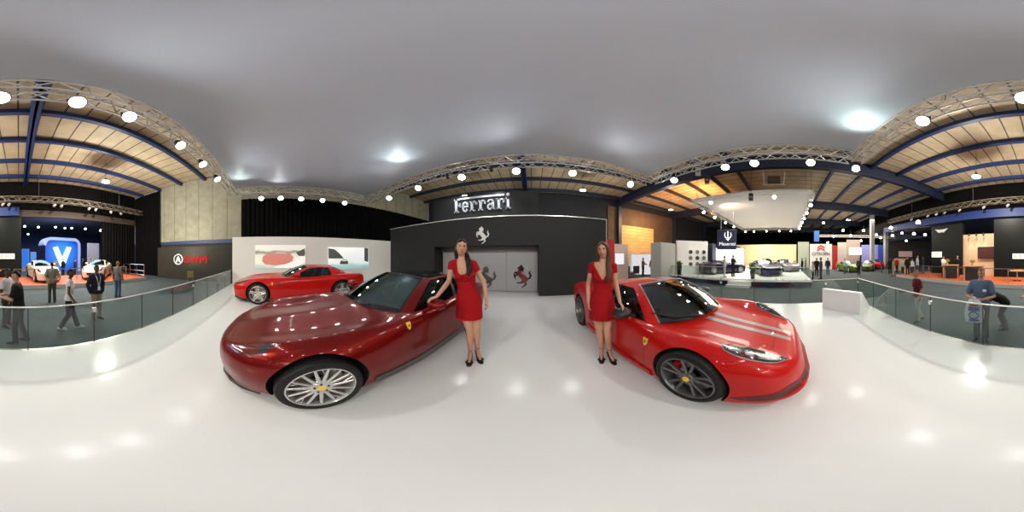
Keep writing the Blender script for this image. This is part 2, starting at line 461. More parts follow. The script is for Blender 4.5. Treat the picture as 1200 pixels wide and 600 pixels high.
def seam_cut(bm, seams):
    """each seam: (point, normal, keep(c)) -> thin strip of faces marked as gap"""
    marks = []
    for p, n, keep in seams:
        n = Vector(n).normalized(); p = Vector(p)
        for e in (-0.003, 0.003):
            g = bm.verts[:] + bm.edges[:] + bm.faces[:]
            bmesh.ops.bisect_plane(bm, geom=g, dist=1e-5, plane_co=p+n*e, plane_no=n)
        marks.append((p, n, keep))
    gap = set()
    for f in bm.faces:
        c = f.calc_center_median()
        for p, n, keep in marks:
            if abs((c-p).dot(n)) < 0.00301 and keep(c): gap.add(f); break
    for f in gap: f.material_index = 1
    return gap

def car(name, label, loc, sp, group=None):
    root = thing(name, label, 'car', loc, 0, group)
    pm = sp['paint']
    rings = body_grid(sp['table']); bvh = bvh_of(rings)
    mb = MB().loft(rings)
    # cutters: wheel wells and the cabin
    cut = MB()
    for s_, ar in ((0, sp['arch'][0]), (sp['wb'], sp['arch'][1])):
        zc = sp['wr'][0] if s_ == 0 else sp['wr'][1]
        for sd in (-1, 1):
            xi = sp.get('well', 0.56); cut.lathe([(0, sd*xi), (ar, sd*xi), (ar, sd*1.35), (0, sd*1.35)], 56, 'x', c=(0, s_, zc+0.005))
    g = sp['belt']; inner = [(p[0]*0.93, p[1] + (0.10 if i < 3 else (-0.10 if i > 5 else 0))) for i, p in enumerate(g)]
    inner = [tuple(p) for p in curve(inner, 22)]
    poly = [(x, y) for x, y in inner] + [(-x, y) for x, y in inner[1:-1][::-1]]
    cut.prism(poly, 0.42, 1.6, 'xy')
    co = cut.build('tmp_cut', [CABIN])
    me = bake(mb, 'body_shell', [('BOOLEAN', dict(object=co, operation='DIFFERENCE', solver='EXACT', material_mode='TRANSFER'))], [pm, GAP], smooth=False)
    bpy.data.objects.remove(co)
    if CABIN.name not in [m.name for m in me.materials]: me.materials.append(CABIN)
    ci = [m.name for m in me.materials].index(CABIN.name)
    bm = bmesh.new(); bm.from_mesh(me)
    d0, d1, dz = sp['door']
    hl = sp['hood_line']    # ((x, s) front, (x, s) rear)
    hd = Vector((hl[1][0]-hl[0][0], hl[1][1]-hl[0][1], 0)).normalized(); hn = Vector((hd.y, -hd.x, 0))
    sm, sM = hl[0][1], hl[1][1]
    xmin = 0.55
    inx = lambda c: abs(c.x) > xmin
    seams = [((0, d0, 0), (0, 1, 0.10), lambda c: inx(c) and c.z > dz),
             ((0, d1, 0.5), (0, 1, -0.22), lambda c: inx(c) and c.z > dz),
             ((0, 0, dz), (0, 0, 1), lambda c: inx(c) and d0-0.05 < c.y < d1+0.05),
             ((hl[0][0], hl[0][1], 0), hn, lambda c: sm < c.y < sM and c.x > 0 and c.z > 0.4),
             ((-hl[0][0], hl[0][1], 0), (-hn.x, hn.y, 0), lambda c: sm < c.y < sM and c.x < 0 and c.z > 0.4),
             ((0, sm, 0), (0, 1, 0), lambda c: abs(c.x) < hl[0][0] and c.z > 0.4)]
    gap = seam_cut(bm, seams)
    def cls(f):
        if f in gap or f.material_index == ci: return 0
        c = f.calc_center_median()
        pd = lambda p, n: (c-Vector(p)).dot(Vector(n).normalized())
        if inx(c) and c.z > dz and pd(*seams[0][:2]) > 0 and pd(*seams[1][:2]) < 0: return 2 if c.x > 0 else 3
        if c.z > 0.36 and sm < c.y < sM and pd(*seams[3][:2]) < 0 and pd(*seams[4][:2]) < 0: return 1
        return 0
    lab = bm.faces.layers.int.new('part')
    for f in bm.faces: f[lab] = cls(f)
    made = {}
    for k, nm in ((0, 'body_shell'), (1, 'hood'), (2, 'door'), (3, 'door')):
        b2 = bm.copy(); l2 = b2.faces.layers.int['part']
        bmesh.ops.delete(b2, geom=[f for f in b2.faces if f[l2] != k], context='FACES')
        m2 = bpy.data.meshes.new(nm); b2.to_mesh(m2); b2.free()
        for mt in me.materials: m2.materials.append(mt)
        m2.polygons.foreach_set('use_smooth', [True]*len(m2.polygons)); m2.set_sharp_from_angle(angle=R(40))
        made[k] = link(nm, m2, root)
    bm.free(); bpy.data.meshes.remove(me)
    # greenhouse
    seg = [6, 6, 3, 8, 9, 5, 10]
    def ring(key):
        P = np.array(key, float); out = []
        cuts = np.concatenate([np.linspace(i, i+1, n, endpoint=False) for i, n in enumerate(seg)] + [[7]])
        # symmetric: mirror ends so that the front and rear centre are smooth
        ext = np.concatenate([[P[1]*[-1,1,1]], P, [P[-2]*[-1,1,1]]]); Q = hermite(range(-1, 9), ext, cuts); Q[0,0] = 0; Q[-1,0] = 0
        return Q
    B0, R0 = ring(sp['belt']), ring(sp['roof'])
    K = len(B0); NR = 12
    cols = np.cumsum([0]+seg)
    grid = np.zeros((NR, K, 3))
    cen = np.array([0, (sp['belt'][0][1]+sp['belt'][-1][1])/2, 0])
    for j in range(K):
        out = B0[j]-cen; out[2] = 0; out /= max(np.linalg.norm(out), 1e-6); out = out*0.55 + np.array([0, 0, 0.8])
        for i, t in enumerate(np.linspace(0, 1, NR)):
            bl = sp['bulge'][0] if j < cols[3] else (sp['bulge'][1] if j <= cols[5] else sp['bulge'][2])
            grid[i, j] = B0[j]*(1-t) + R0[j]*t + out*bl*4*t*(1-t)
    def sheet(cells, G, sx, mats, nm, par, th=0.006, lab_=None):
        """solid sheet over grid cells (i, j), mirrored by sx list"""
        m = MB()
        for s_ in sx:
            idx = {}; vs = []; fs = []
            nrm = {}
            for (i, j) in cells:
                for a, b in ((i, j), (i+1, j), (i+1, j+1), (i, j+1)):
                    if (a, b) not in idx:
                        idx[(a, b)] = len(vs); p = G[a][b]; vs.append((p[0]*s_, p[1], p[2]))
            n = len(vs); back = [(x*(1-th*0.9), y, z-th) for x, y, z in vs]
            edges = {}
            for (i, j) in cells:
                q = [idx[(i, j)], idx[(i+1, j)], idx[(i+1, j+1)], idx[(i, j+1)]]
                fs.append(tuple(q)); fs.append(tuple(n+x for x in q[::-1]))
                for k in range(4):
                    e = (q[k], q[(k+1) % 4]); edges[tuple(sorted(e))] = edges.get(tuple(sorted(e)), 0)+1
            for e, c in edges.items():
                if c == 1: fs.append((e[0], e[1], n+e[1], n+e[0]))
            b = len(m.v); m.add(vs+back, fs)
        bm_ = m.mesh(nm, mats, True)
        b3 = bmesh.new(); b3.from_mesh(bm_); bmesh.ops.remove_doubles(b3, verts=b3.verts, dist=1e-5); bmesh.ops.recalc_face_normals(b3, faces=b3.faces); b3.to_mesh(bm_); b3.free()
        bm_.polygons.foreach_set('use_smooth', [True]*len(bm_.polygons)); bm_.set_sharp_from_angle(angle=R(40))
        o = link(nm, bm_, par)
        if lab_: o['label'] = lab_
        return o
    c = cols
    rows = range(NR-1)
    # glass sits 3 mm inside the frames' outer face
    Gi = grid.copy(); Gi[:, :, 2] -= 0.004
    ws = [(i, j) for i in rows for j in range(0, c[2]) if 0 < i < NR-2 and j < c[2]-1]
    fr = [(i, j) for i in rows for j in range(0, c[2]) if not (0 < i < NR-2 and j < c[2]-1)]
    sheet(ws, Gi, (1, -1), [sp.get('screen', SCREEN)], 'windscreen', root, 0.005)
    sheet(fr, grid, (1, -1), [BLACKG], 'windscreen_frame', root, 0.008)
    for s_ in (1, -1): sheet([(i, j) for i in rows for j in range(c[2], c[3])], grid, (s_,), [pm], 'windscreen_pillar', root, 0.02)
    q0 = sp.get('quarter', c[5])
    for s_ in (1, -1):
        sheet([(i, j) for i in range(0, NR-2) for j in range(c[3], c[5]-2) if j != c[5]-6], Gi, (s_,), [SIDEGL], 'side_window', root, 0.005)
        sheet([(i, c[5]-6) for i in range(0, NR-2)], grid, (s_,), [BLACK], 'window_pillar', root, 0.015)
        sheet([(i, j) for i in (NR-2,) for j in range(c[3], c[5])] + [(i, j) for i in range(0, NR-2) for j in range(c[5]-2, c[5])], grid, (s_,), [pm if not sp.get('black_rail') else pm], 'roof_rail', root, 0.015)
    for s_ in (1, -1): sheet([(i, j) for i in rows for j in range(c[5], c[6])], grid, (s_,), [pm], 'rear_pillar', root, 0.02)
    sheet([(i, j) for i in rows for j in range(c[6], c[7])], Gi, (1, -1), [SIDEGL], 'rear_window', root, 0.006)
    # roof cap
    NC = 7; cap = np.zeros((NC, K, 3)); s0, s1 = R0[0][1], R0[-1][1]
    for j in range(K):
        t = j/(K-1); ss = s0 + (s1-s0)*(0.5-0.5*math.cos(PI*t)); zz = R0[0][2] + (R0[-1][2]-R0[0][2])*t + sp['crown']*math.sin(PI*t)
        ridge = np.array([0, ss, zz])
        for i in range(NC):
            u = i/(NC-1); p = R0[j]*(1-u)+ridge*u
            p[2] = R0[j][2] + (zz-R0[j][2])*math.sin(u*PI/2)
            cap[i, j] = p
    sheet([(i, j) for i in range(NC-1) for j in range(K-1)], cap, (1, -1), [sp.get('roof_paint', pm)], 'roof', root, 0.02)
    # wheels
    for s_, r_, tw in ((0, sp['wr'][0], sp['ww'][0]), (sp['wb'], sp['wr'][1], sp['ww'][1])):
        for sd in (1, -1):
            xo = (sp['track'][0] if s_ == 0 else sp['track'][1]) - tw/2
            wheel(root, sp['wheel'], (sd*xo, s_, r_), r_, tw, sd)
    # cabin: seats, dashboard, steering wheel
    bs = sp['cab']      # s of the dash, seat
    for sd in (1, -1):
        m = MB(); x = sd*0.38; s1_ = bs[1]
        m.loft([[(x+0.25*a*k, s1_-0.25+0.5*(b+1)/2 if False else s1_+b*0.26, z) for a, b in ((-1,-1),(1,-1),(1,1),(-1,1))] for z, k in ((0.43, 0.9), (0.50, 1.0), (0.56, 0.95))])
        for zz0, zz1, w0, w1, o0, o1 in ((0.52, 0.85, 0.24, 0.25, 0.20, 0.34), (0.85, 1.0, 0.25, 0.15, 0.34, 0.42)):
            m.loft([[(x-w0, s1_+o0, zz0), (x+w0, s1_+o0, zz0), (x+w0, s1_+o0+0.13, zz0), (x-w0, s1_+o0+0.13, zz0)],
                    [(x-w1, s1_+o1, zz1), (x+w1, s1_+o1, zz1), (x+w1, s1_+o1+0.10, zz1), (x-w1, s1_+o1+0.10, zz1)]])
        m.box((x-0.12, s1_+0.42, 1.0), (x+0.12, s1_+0.50, sp.get('headrest', 1.08)))
        me_ = bake(m, 'seat', [('BEVEL', dict(width=0.03, segments=3))], [sp['seat']])
        link('seat', me_, root)
    m = MB(); zd = sp['dash']
    m.loft([[(x, bs[0]+0.0, z), (x, bs[0]+0.30, z+0.01), (x, bs[0]+0.38, z-0.10), (x, bs[0]+0.30, 0.45), (x, bs[0], 0.45)] for x, z in ((-0.68, zd-0.06), (-0.4, zd), (0.4, zd), (0.68, zd-0.06))])
    m.build('dashboard', CABIN, root, smooth=True)
    m = MB(); rs = 0.175; nn = 28
    Mx = Matrix.Translation((-0.38, bs[0]+0.50, zd-0.07)) @ Matrix.Rotation(R(-68), 4, 'X')
    pts = [Mx @ Vector((rs*math.cos(2*PI*k/nn), rs*math.sin(2*PI*k/nn), 0)) for k in range(nn+1)]
    m.tube(pts, 0.016, 8)
    for a in (0.1, PI-0.1, -PI/2):
        m.tube([Mx @ Vector((0, 0, -0.02)), Mx @ Vector((rs*math.cos(a), rs*math.sin(a), 0))], [0.03, 0.016], 6)
    m.ell(Mx @ Vector((0, 0, -0.01)), (0.05, 0.05, 0.05)); m.tube([Mx @ Vector((0,0,-0.03)), (-0.38, bs[0]+0.2, zd-0.16)], 0.025, 6)
    m.build('steering_wheel', LEATHER, root, smooth=True)
    return root, bvh, made, grid, cap, c

def mirror(root, side, base, head, mats, label=None):
    """door mirror: rounded housing on a foot, glass set in its rear"""
    m = MB(); bx, bs_, bz = base; hx, hs, hz = head
    m.tube([(side*bx, bs_, bz), (side*(bx+0.05), bs_, bz+0.035), (side*hx, hs, hz-0.02)], [0.03, 0.022, 0.03], 8)
    rings = []
    for y, k, ox in ((-0.085, 0.25, 0.02), (-0.075, 0.5, 0.012), (-0.05, 0.8, 0.006), (-0.01, 1.0, 0), (0.05, 1.02, 0), (0.06, 0.98, 0)):
        rings.append([(side*(hx+ox)+0.115*k*math.copysign(abs(math.cos(q))**0.75, math.cos(q)), hs+y, hz+0.062*k*math.copysign(abs(math.sin(q))**0.75, math.sin(q))) for q in np.linspace(0, 2*PI, 20, endpoint=False)])
    m.loft(rings)
    o = m.build('door_mirror', mats, root, smooth=True)
    if label: o['label'] = label
    g = MB().lathe([(0, 0), (0.05, 0), (0.05, 0.004), (0, 0.004)], 20, 'y', c=(side*hx, hs+0.062, hz))
    g.v = [((x-side*hx)*1.9+side*hx, y, z) for x, y, z in g.v]
    g.build('mirror_glass', M_('mirror_silver', (0.7, 0.72, 0.74), 0.05, metal=1.0), o)
    return o

# grand tourer body: rows of s, zb, wb, (w, z) at sill, waist, shoulder, crown, valley, centre z
GT = [(-0.95, .38,.16, .20,.40, .25,.47, .24,.52, .18,.55, .10,.56, .565),
      (-0.91, .26,.30, .36,.32, .42,.45, .41,.535, .32,.585, .18,.595, .60),
      (-0.85, .18,.42, .48,.26, .55,.45, .54,.555, .44,.62, .25,.63, .635),
      (-0.75, .15,.54, .60,.25, .68,.455, .665,.58, .545,.66, .32,.665, .675),
      (-0.62, .14,.66, .73,.25, .79,.47, .77,.605, .64,.705, .38,.70, .715),
      (-0.45, .14,.75, .83,.25, .88,.48, .855,.635, .715,.755, .43,.735, .75),
      (-0.25, .14,.81, .90,.26, .945,.495, .915,.67, .775,.81, .46,.758, .785),
      (0.0, .14,.85, .935,.27, .975,.51, .945,.69, .785,.84, .47,.778, .812),
      (0.45, .14,.85, .915,.27, .955,.51, .93,.73, .80,.868, .50,.828, .86),
      (0.85, .14,.84, .90,.27, .94,.52, .925,.765, .84,.872, .53,.885, .895),
      (1.5, .14,.84, .90,.27, .925,.51, .92,.75, .84,.875, .58,.88, .88),
      (2.2, .14,.85, .92,.28, .945,.53, .94,.78, .86,.915, .60,.92, .92),
      (2.75, .14,.86, .945,.29, .985,.55, .975,.79, .87,.945, .60,.955, .96),
      (3.2, .17,.84, .935,.31, .97,.57, .955,.79, .85,.94, .55,.955, .965),
      (3.5, .24,.77, .87,.37, .915,.59, .90,.79, .80,.915, .50,.935, .945),
      (3.68, .34,.62, .76,.44, .82,.61, .81,.77, .73,.87, .45,.90, .905)]
GT_SPEC = dict(table=GT, wb=2.75, wr=(0.345, 0.36), arch=(0.40, 0.41), ww=(0.25, 0.30), track=(0.955, 0.965),
    belt=[(0, .77, .90), (.42, .83, .89), (.70, .97, .865), (.795, 1.08, .855), (.845, 1.75, .885), (.825, 2.58, .93), (.64, 3.02, .96), (0, 3.16, .965)],
    roof=[(0, 1.56, 1.245), (.30, 1.59, 1.235), (.495, 1.70, 1.20), (.56, 1.80, 1.185), (.60, 2.08, 1.20), (.56, 2.42, 1.175), (.45, 2.6, 1.15), (0, 2.68, 1.185)],
    bulge=(0.035, 0.035, 0.03), crown=0.035, door=(1.02, 2.18, 0.30), hood_line=((0.40, -0.78), (0.72, 0.82)), cab=(1.05, 1.75), dash=0.84)
def gt(name, label, loc, rise=0.0, badge=(0.45, 0.69), vent=True, **kw):
    sp = dict(GT_SPEC); sp.update(kw)
    sp['roof'] = [(x, y, z+rise) for x, y, z in sp['roof']]
    root, bvh, made, grid, cap, c = car(name, label, loc, sp)
    pm = sp['paint']
    for sd in (1, -1):
        A = [(sd*.55, -.775), (sd*.615, -.68), (sd*.675, -.55), (sd*.72, -.42), (sd*.75, -.32), (sd*.765, -.255)]
        B = [(sd*.59, -.785), (sd*.70, -.69), (sd*.785, -.565), (sd*.815, -.45), (sd*.81, -.35), (sd*.775, -.26)]
        h = patch(bvh, A, B, 'top', 18, 7, 0.002, 0.02).build('headlight', LAMPRD, root, smooth=True)
        h['label'] = 'swept-back headlight with a dark red bezel'
        A2 = [(p[0]*0.86+0.14*q[0], p[1]+0.015) for p, q in zip(A, B)]; B2 = [(q[0]*0.86+0.14*p[0], q[1]+0.015) for p, q in zip(A, B)]
        for k, (i0, i1) in enumerate(((0.45, 0.62), (0.66, 0.78), (0.80, 0.90))):
            ca, cb = curve(A2, 20), curve(B2, 20); i0, i1 = int(i0*19), int(i1*19)+1
            patch(bvh, ca[i0:i1+1], cb[i0:i1+1], 'top', 6, 5, 0.004, 0.002).build('lamp_reflector', LAMPRD if k != 1 else LAMPDK, h, smooth=True)
        patch(bvh, A, B, 'top', 18, 7, 0.009, -0.007).build('headlight_cover', CLEAR, h, smooth=True)
        shield(bvh, root, badge[0], badge[1], sd)
        if vent:
            o = patch(bvh, [(0.60, 0.72), (0.63, 0.67), (0.66, 0.60)], [(0.67, 0.735), (0.69, 0.68), (0.70, 0.61)], 'side', 8, 5, 0.003, 0.01, side=sd).build('fender_vent', BLACK, root, smooth=True)
            o['label'] = 'black slot vent behind the front wheel'
        # sill
        patch(bvh, [(0.48, 0.20), (2.28, 0.21)], [(0.48, 0.285), (2.28, 0.30)], 'side', 24, 4, 0.012, 0.02, side=sd).build('side_sill', SILL if sp.get('dark_sill') else pm, root, smooth=True)
        # door handle
        patch(bvh, [(2.00, 0.735), (2.14, 0.745)], [(2.00, 0.76), (2.14, 0.77)], 'side', 8, 3, 0.014, 0.01, side=sd).build('door_handle', pm, root, smooth=True)
        mirror(root, sd, (0.85, 1.24, 0.87), (1.02, 1.24, 0.99), pm)
        # tail lamps (round pairs)
        for xx in (0.60,):
            m = MB().lathe([(0, 0), (0.085, 0), (0.085, 0.035), (0.06, 0.05), (0, 0.05)], 24, 'y', c=(sd*xx, 3.635, 0.74)); m.build('tail_lamp', TAIL, root, smooth=True)
    # wipers
    for x0, x1, s0_, s1_ in ((-0.42, 0.18, 0.86, 0.93), (0.18, 0.66, 0.83, 1.0)):
        m = MB(); m.tube([(x0, s0_-0.03, .915), ((x0+x1)/2, (s0_+s1_)/2, .935), (x1, s1_, .915)], [0.012, 0.011, 0.008], 6); m.tube([(x0-0.04, s0_-0.05, .90), (x0+0.1, s0_, .925)], 0.016, 6)
        m.build('wiper', BLACK, root, smooth=True)
    # grille and lip
    g = patch(bvh, [(-0.34, 0.50), (0.34, 0.50)], [(-0.30, 0.33), (0.30, 0.33)], 'front', 18, 6, 0.003, 0.02).build('grille', BLACK, root, smooth=True)
    outline = [(x*0.99, s) for x, s in ((0.22, -.92), (0.42, -.87), (.58, -.76), (.70, -.62), (.78, -.45), (.70, -.43), (.50, -.5))]
    m = MB(); m.prism(outline + [(-x, s) for x, s in outline[::-1]], 0.10, 0.155, 'xy'); m.build('front_lip', BLACK, root)
    m = MB(); m.prism([(-0.8, 3.3), (0.8, 3.3), (0.6, 3.68), (-0.6, 3.68)], 0.14, 0.36, 'xy'); m.build('rear_diffuser', BLACK, root)
    return root, bvh

SC430 = [(-1.00, .12,.20, .26,.145, .28,.165, .27,.18, .20,.19, .10,.192, .195),
      (-0.96, .11,.40, .47,.15, .48,.175, .46,.20, .34,.225, .20,.235, .24),
      (-0.925, .11,.50, .575,.155, .53,.20, .46,.27, .36,.345, .22,.37, .375),
      (-0.88, .11,.58, .66,.16, .60,.215, .555,.34, .45,.435, .26,.455, .46),
      (-0.80, .11,.68, .76,.165, .70,.225, .68,.41, .56,.50, .32,.50, .505),
      (-0.68, .11,.76, .845,.18, .82,.37, .785,.50, .66,.565, .38,.545, .55),
      (-0.45, .11,.84, .91,.20, .905,.42, .875,.585, .755,.68, .44,.62, .61),
      (-0.2, .115,.87, .935,.22, .945,.44, .915,.63, .775,.755, .46,.67, .655),
      (0.0, .12,.87, .935,.24, .955,.46, .925,.66, .78,.78, .48,.705, .69),
      (0.4, .12,.86, .925,.25, .94,.48, .91,.68, .79,.775, .50,.755, .76),
      (0.8, .12,.86, .905,.25, .915,.48, .895,.69, .82,.775, .52,.80, .81),
      (1.4, .12,.87, .91,.25, .92,.48, .915,.72, .84,.83, .56,.86, .86),
      (1.95, .12,.88, .94,.27, .96,.52, .955,.78, .86,.91, .56,.95, .96),
      (2.6, .13,.88, .95,.30, .965,.54, .965,.79, .87,.94, .52,.96, .97),
      (3.0, .17,.85, .92,.34, .945,.56, .94,.77, .85,.92, .50,.935, .94),
      (3.3, .24,.78, .86,.38, .89,.58, .885,.75, .80,.87, .48,.895, .90),
      (3.46, .32,.64, .75,.42, .80,.58, .80,.71, .72,.82, .40,.845, .85)]
SC_SPEC = dict(table=SC430, wb=2.60, wr=(0.34, 0.35), well=0.64, arch=(0.37, 0.385), ww=(0.235, 0.285), track=(0.935, 0.95),
    belt=[(0, .22, .80), (.42, .31, .795), (.70, .52, .775), (.785, .64, .765), (.84, 1.15, .80), (.80, 1.68, .87), (.60, 2.05, .95), (0, 2.25, .97)],
    roof=[(0, 1.02, 1.175), (.30, 1.05, 1.165), (.485, 1.15, 1.135), (.545, 1.23, 1.12), (.58, 1.42, 1.13), (.545, 1.60, 1.10), (.44, 1.74, 1.08), (0, 1.78, 1.115)],
    bulge=(0.045, 0.03, 0.02), crown=0.03, door=(0.55, 1.62, 0.24), hood_line=((0.42, -0.62), (0.66, 0.36)), cab=(0.62, 1.22), dash=0.74, headrest=1.0)
def sports(name, label, loc, **kw):
    sp = dict(SC_SPEC); sp.update(kw)
    root, bvh, made, grid, cap, c = car(name, label, loc, sp)
    pm = sp['paint']
    for sd in (1, -1):
        A = [(sd*.715, -.235), (sd*.655, -.255), (sd*.60, -.36), (sd*.565, -.50), (sd*.545, -.64), (sd*.545, -.745)]
        B = [(sd*.75, -.235), (sd*.80, -.28), (sd*.81, -.38), (sd*.775, -.53), (sd*.69, -.67), (sd*.565, -.765)]
        h = patch(bvh, A, B, 'top', 20, 8, 0.001, 0.02).build('headlight', LAMPDK, root, smooth=True)
        h['label'] = 'teardrop headlight with grey reflectors'
        ca, cb = curve(A, 20), curve(B, 20)
        mid = lambda p, q, t: p+(q-p)*t
        for i0, i1, t0, t1, mt in ((3, 6, .22, .8, LAMPIN), (7, 9, .2, .8, LAMPIN), (10, 17, .5, .82, LAMPIN), (10, 17, .2, .45, LAMPDK)):
            patch(bvh, [mid(ca[i], cb[i], t0) for i in range(i0, i1+1)], [mid(ca[i], cb[i], t1) for i in range(i0, i1+1)], 'top', 6, 5, 0.006, 0.002).build('lamp_reflector', mt, h, smooth=True)
        patch(bvh, A, B, 'top', 20, 8, 0.012, -0.010).build('headlight_cover', CLEAR, h, smooth=True)
        rim = [Vector((p[0], p[1], 0)) for p in ca + cb[::-1]]
        pts = []
        for p in rim + rim[:1]:
            hit, *_ = bvh.ray_cast(Vector((p.x, p.y, 3)), Vector((0,0,-1))); pts.append(hit+Vector((0,0,0.006)))
        MB().tube(pts, 0.006, 6).build('headlight_trim', TRIM, h, smooth=True)
        shield(bvh, root, 0.50, 0.615, sd, 0.10)
        # side intake and lower blade
        o = patch(bvh, [(1.50, 0.62), (1.80, 0.68)], [(1.62, 0.30), (1.86, 0.34)], 'side', 8, 6, 0.003, 0.03, side=sd).build('side_intake', BLACK, root, smooth=True)
        o['label'] = 'black intake ahead of the rear wheel'
        patch(bvh, [(0.42, 0.125), (2.14, 0.14)], [(0.42, 0.215), (2.14, 0.235)], 'side', 24, 4, 0.018, 0.02, side=sd).build('side_sill', pm, root, smooth=True)
        patch(bvh, [(1.30, 0.62), (1.46, 0.64)], [(1.30, 0.645), (1.46, 0.665)], 'side', 8, 3, 0.012, 0.01, side=sd).build('door_handle', pm, root, smooth=True)
        mirror(root, sd, (0.80, 0.86, 0.79), (0.96, 0.86, 0.865), BLACK, 'black door mirror')
        # front corner intakes: dark pads on the skin stand in for the recess shade
        o = patch(bvh, [(sd*.02, .285), (sd*.30, .285), (sd*.45, .285), (sd*.58, .285)], [(sd*.02, .215), (sd*.30, .205), (sd*.45, .20), (sd*.58, .195)], 'front', 18, 5, 0.003, 0.02).build('front_intake', M_('intake_painted_shade', (0.09, 0.004, 0.003), 0.4), root, smooth=True)
        o = patch(bvh, [(-.36, .235), (-.48, .265), (-.66, .29), (-.87, .285)], [(-.38, .215), (-.48, .200), (-.66, .190), (-.88, .185)], 'side', 16, 5, 0.003, 0.02, side=sd).build('corner_intake', M_('intake_painted_shade', (0.09, 0.004, 0.003), 0.4), root, smooth=True)
        for xx in (0.42, 0.66):
            MB().lathe([(0, 0), (0.07, 0), (0.07, 0.03), (0.05, 0.045), (0, 0.045)], 24, 'y', c=(sd*xx, 3.43, 0.72)).build('tail_lamp', TAIL, root, smooth=True)
        # silver edge round the windscreen
        cA = [Vector(grid[i][c[2]])*1.0 for i in range(len(grid))]
        MB().tube([(p.x*sd, p.y, p.z+0.004) for p in cA], 0.008, 6).build('pillar_trim', TRIM, root, smooth=True)
        # stripes along bonnet and roof
        s0 = sd*0.075
        st = patch(bvh, [(sd*.045, -.80), (sd*.05, .24)], [(sd*.125, -.80), (sd*.15, .24)], 'top', 30, 4, 0.0025, 0.004).build('bonnet_stripe', STRIPE, root, smooth=True)
        st['label'] = 'pale grey racing stripe'
        rb = BVHTree.FromPolygons([Vector(cap[i][j]) for i in range(cap.shape[0]) for j in range(cap.shape[1])] + [Vector(cap[i][j]*[-1,1,1]) for i in range(cap.shape[0]) for j in range(cap.shape[1])],
            [(k*cap.shape[0]*cap.shape[1]+i*cap.shape[1]+j, k*cap.shape[0]*cap.shape[1]+i*cap.shape[1]+j+1, k*cap.shape[0]*cap.shape[1]+(i+1)*cap.shape[1]+j+1, k*cap.shape[0]*cap.shape[1]+(i+1)*cap.shape[1]+j) for k in (0, 1) for i in range(cap.shape[0]-1) for j in range(cap.shape[1]-1)])
        st = patch(rb, [(sd*.05, 1.06), (sd*.05, 1.74)], [(sd*.15, 1.06), (sd*.15, 1.74)], 'top', 16, 4, 0.0025, 0.002).build('roof_stripe', STRIPE, root, smooth=True)
    MB().tube([(p[0], p[1], p[2]+0.004) for p in [grid[-1][j]*[-1,1,1] for j in range(c[2], -1, -1)] + [grid[-1][j] for j in range(1, c[2]+1)]], 0.008, 6).build('windscreen_trim', TRIM, root, smooth=True)
    m = MB(); m.tube([(-.30, .27, .825), (-.55, .43, .835), (-.70, .66, .875)], [0.013, 0.012, 0.008], 6); m.tube([(-.26, .22, .815), (-.36, .31, .83)], 0.018, 6); m.build('wiper', BLACK, root, smooth=True)
    m = MB(); m.prism([(-0.8, 3.1), (0.8, 3.1), (0.65, 3.46), (-0.65, 3.46)], 0.13, 0.34, 'xy'); m.build('rear_diffuser', BLACK, root)
    return root, bvh

dark_car, dark_bvh = gt('sports_car', 'dark red grand tourer with black roof and many-spoked silver wheels', (-2.06, 0.33, 0),
    paint=DRED, roof_paint=BLACKG, wheel='multi', seat=LEATHER, dark_sill=True, rise=0.035, badge=(0.90, 0.80), vent=False)
red_gt, _b = gt('sports_car', 'bright red coupe with silver five-spoke wheels parked before the white picture wall', (-6.02, -0.54, 0),
    paint=RED, wheel='star', seat=TAN)
red_sc, red_bvh = sports('sports_car', 'bright red low sports car with grey stripes, graphite wheels and teardrop headlights', (1.985, 0.76, 0),
    paint=RED, wheel='twin', seat=LEATHER, screen=glass('windscreen_dark_glass', (0.42, 0.46, 0.45), 0.95, ior=1.8))
# ================================================================ people
def skinm(name, col): return principled(name, col, 0.5, spec=0.35)
SK_FAIR = skinm('skin_fair', (0.47, 0.255, 0.165)); SK_TAN = skinm('skin_tan', (0.36, 0.19, 0.12)); SK_DARK = skinm('skin_dark', (0.10, 0.045, 0.028))
def cloth(name, col): return principled(name, col, 0.85, spec=0.2, noise=0.06, nscale=14)
HAIRD = principled('hair_dark_brown', (0.016, 0.009, 0.007), 0.4, spec=0.15); HAIRB = principled('hair_brown', (0.075, 0.038, 0.02), 0.45, spec=0.15)
HAIRG = principled('hair_grey', (0.25, 0.23, 0.21), 0.55, spec=0.15); HAIRK = principled('hair_black', (0.008, 0.007, 0.007), 0.5, spec=0.15); HAIRS = principled('hair_sandy', (0.22, 0.13, 0.07), 0.5, spec=0.15)
DRESS = cloth('dress_red', (0.28, 0.003, 0.006)); SHOEB = principled('shoe_black', (0.010, 0.009, 0.009), 0.3); SHOEW = principled('shoe_white', (0.6, 0.6, 0.6), 0.5)
EYEW = principled('eye_white', (0.7, 0.68, 0.66), 0.2); EYED = principled('eye_iris_dark', (0.02, 0.012, 0.008), 0.15); LIPS = principled('lips', (0.42, 0.07, 0.06), 0.35); BROW = principled('eyebrow', (0.03, 0.018, 0.012), 0.7)
TEETH = principled('teeth', (0.75, 0.72, 0.68), 0.3)

MALE = [(.85,.160,.115),(.93,.170,.122),(1.02,.158,.115),(1.10,.150,.112),(1.20,.163,.118),(1.30,.178,.118),(1.38,.176,.108),(1.43,.135,.088),(1.47,.075,.066),(1.52,.056,.058)]
FEMALE = [(.84,.158,.112),(.92,.168,.118),(1.00,.146,.102),(1.08,.116,.086),(1.17,.126,.090),(1.27,.142,.095),(1.36,.148,.088),(1.415,.112,.074),(1.455,.058,.055),(1.51,.044,.047)]

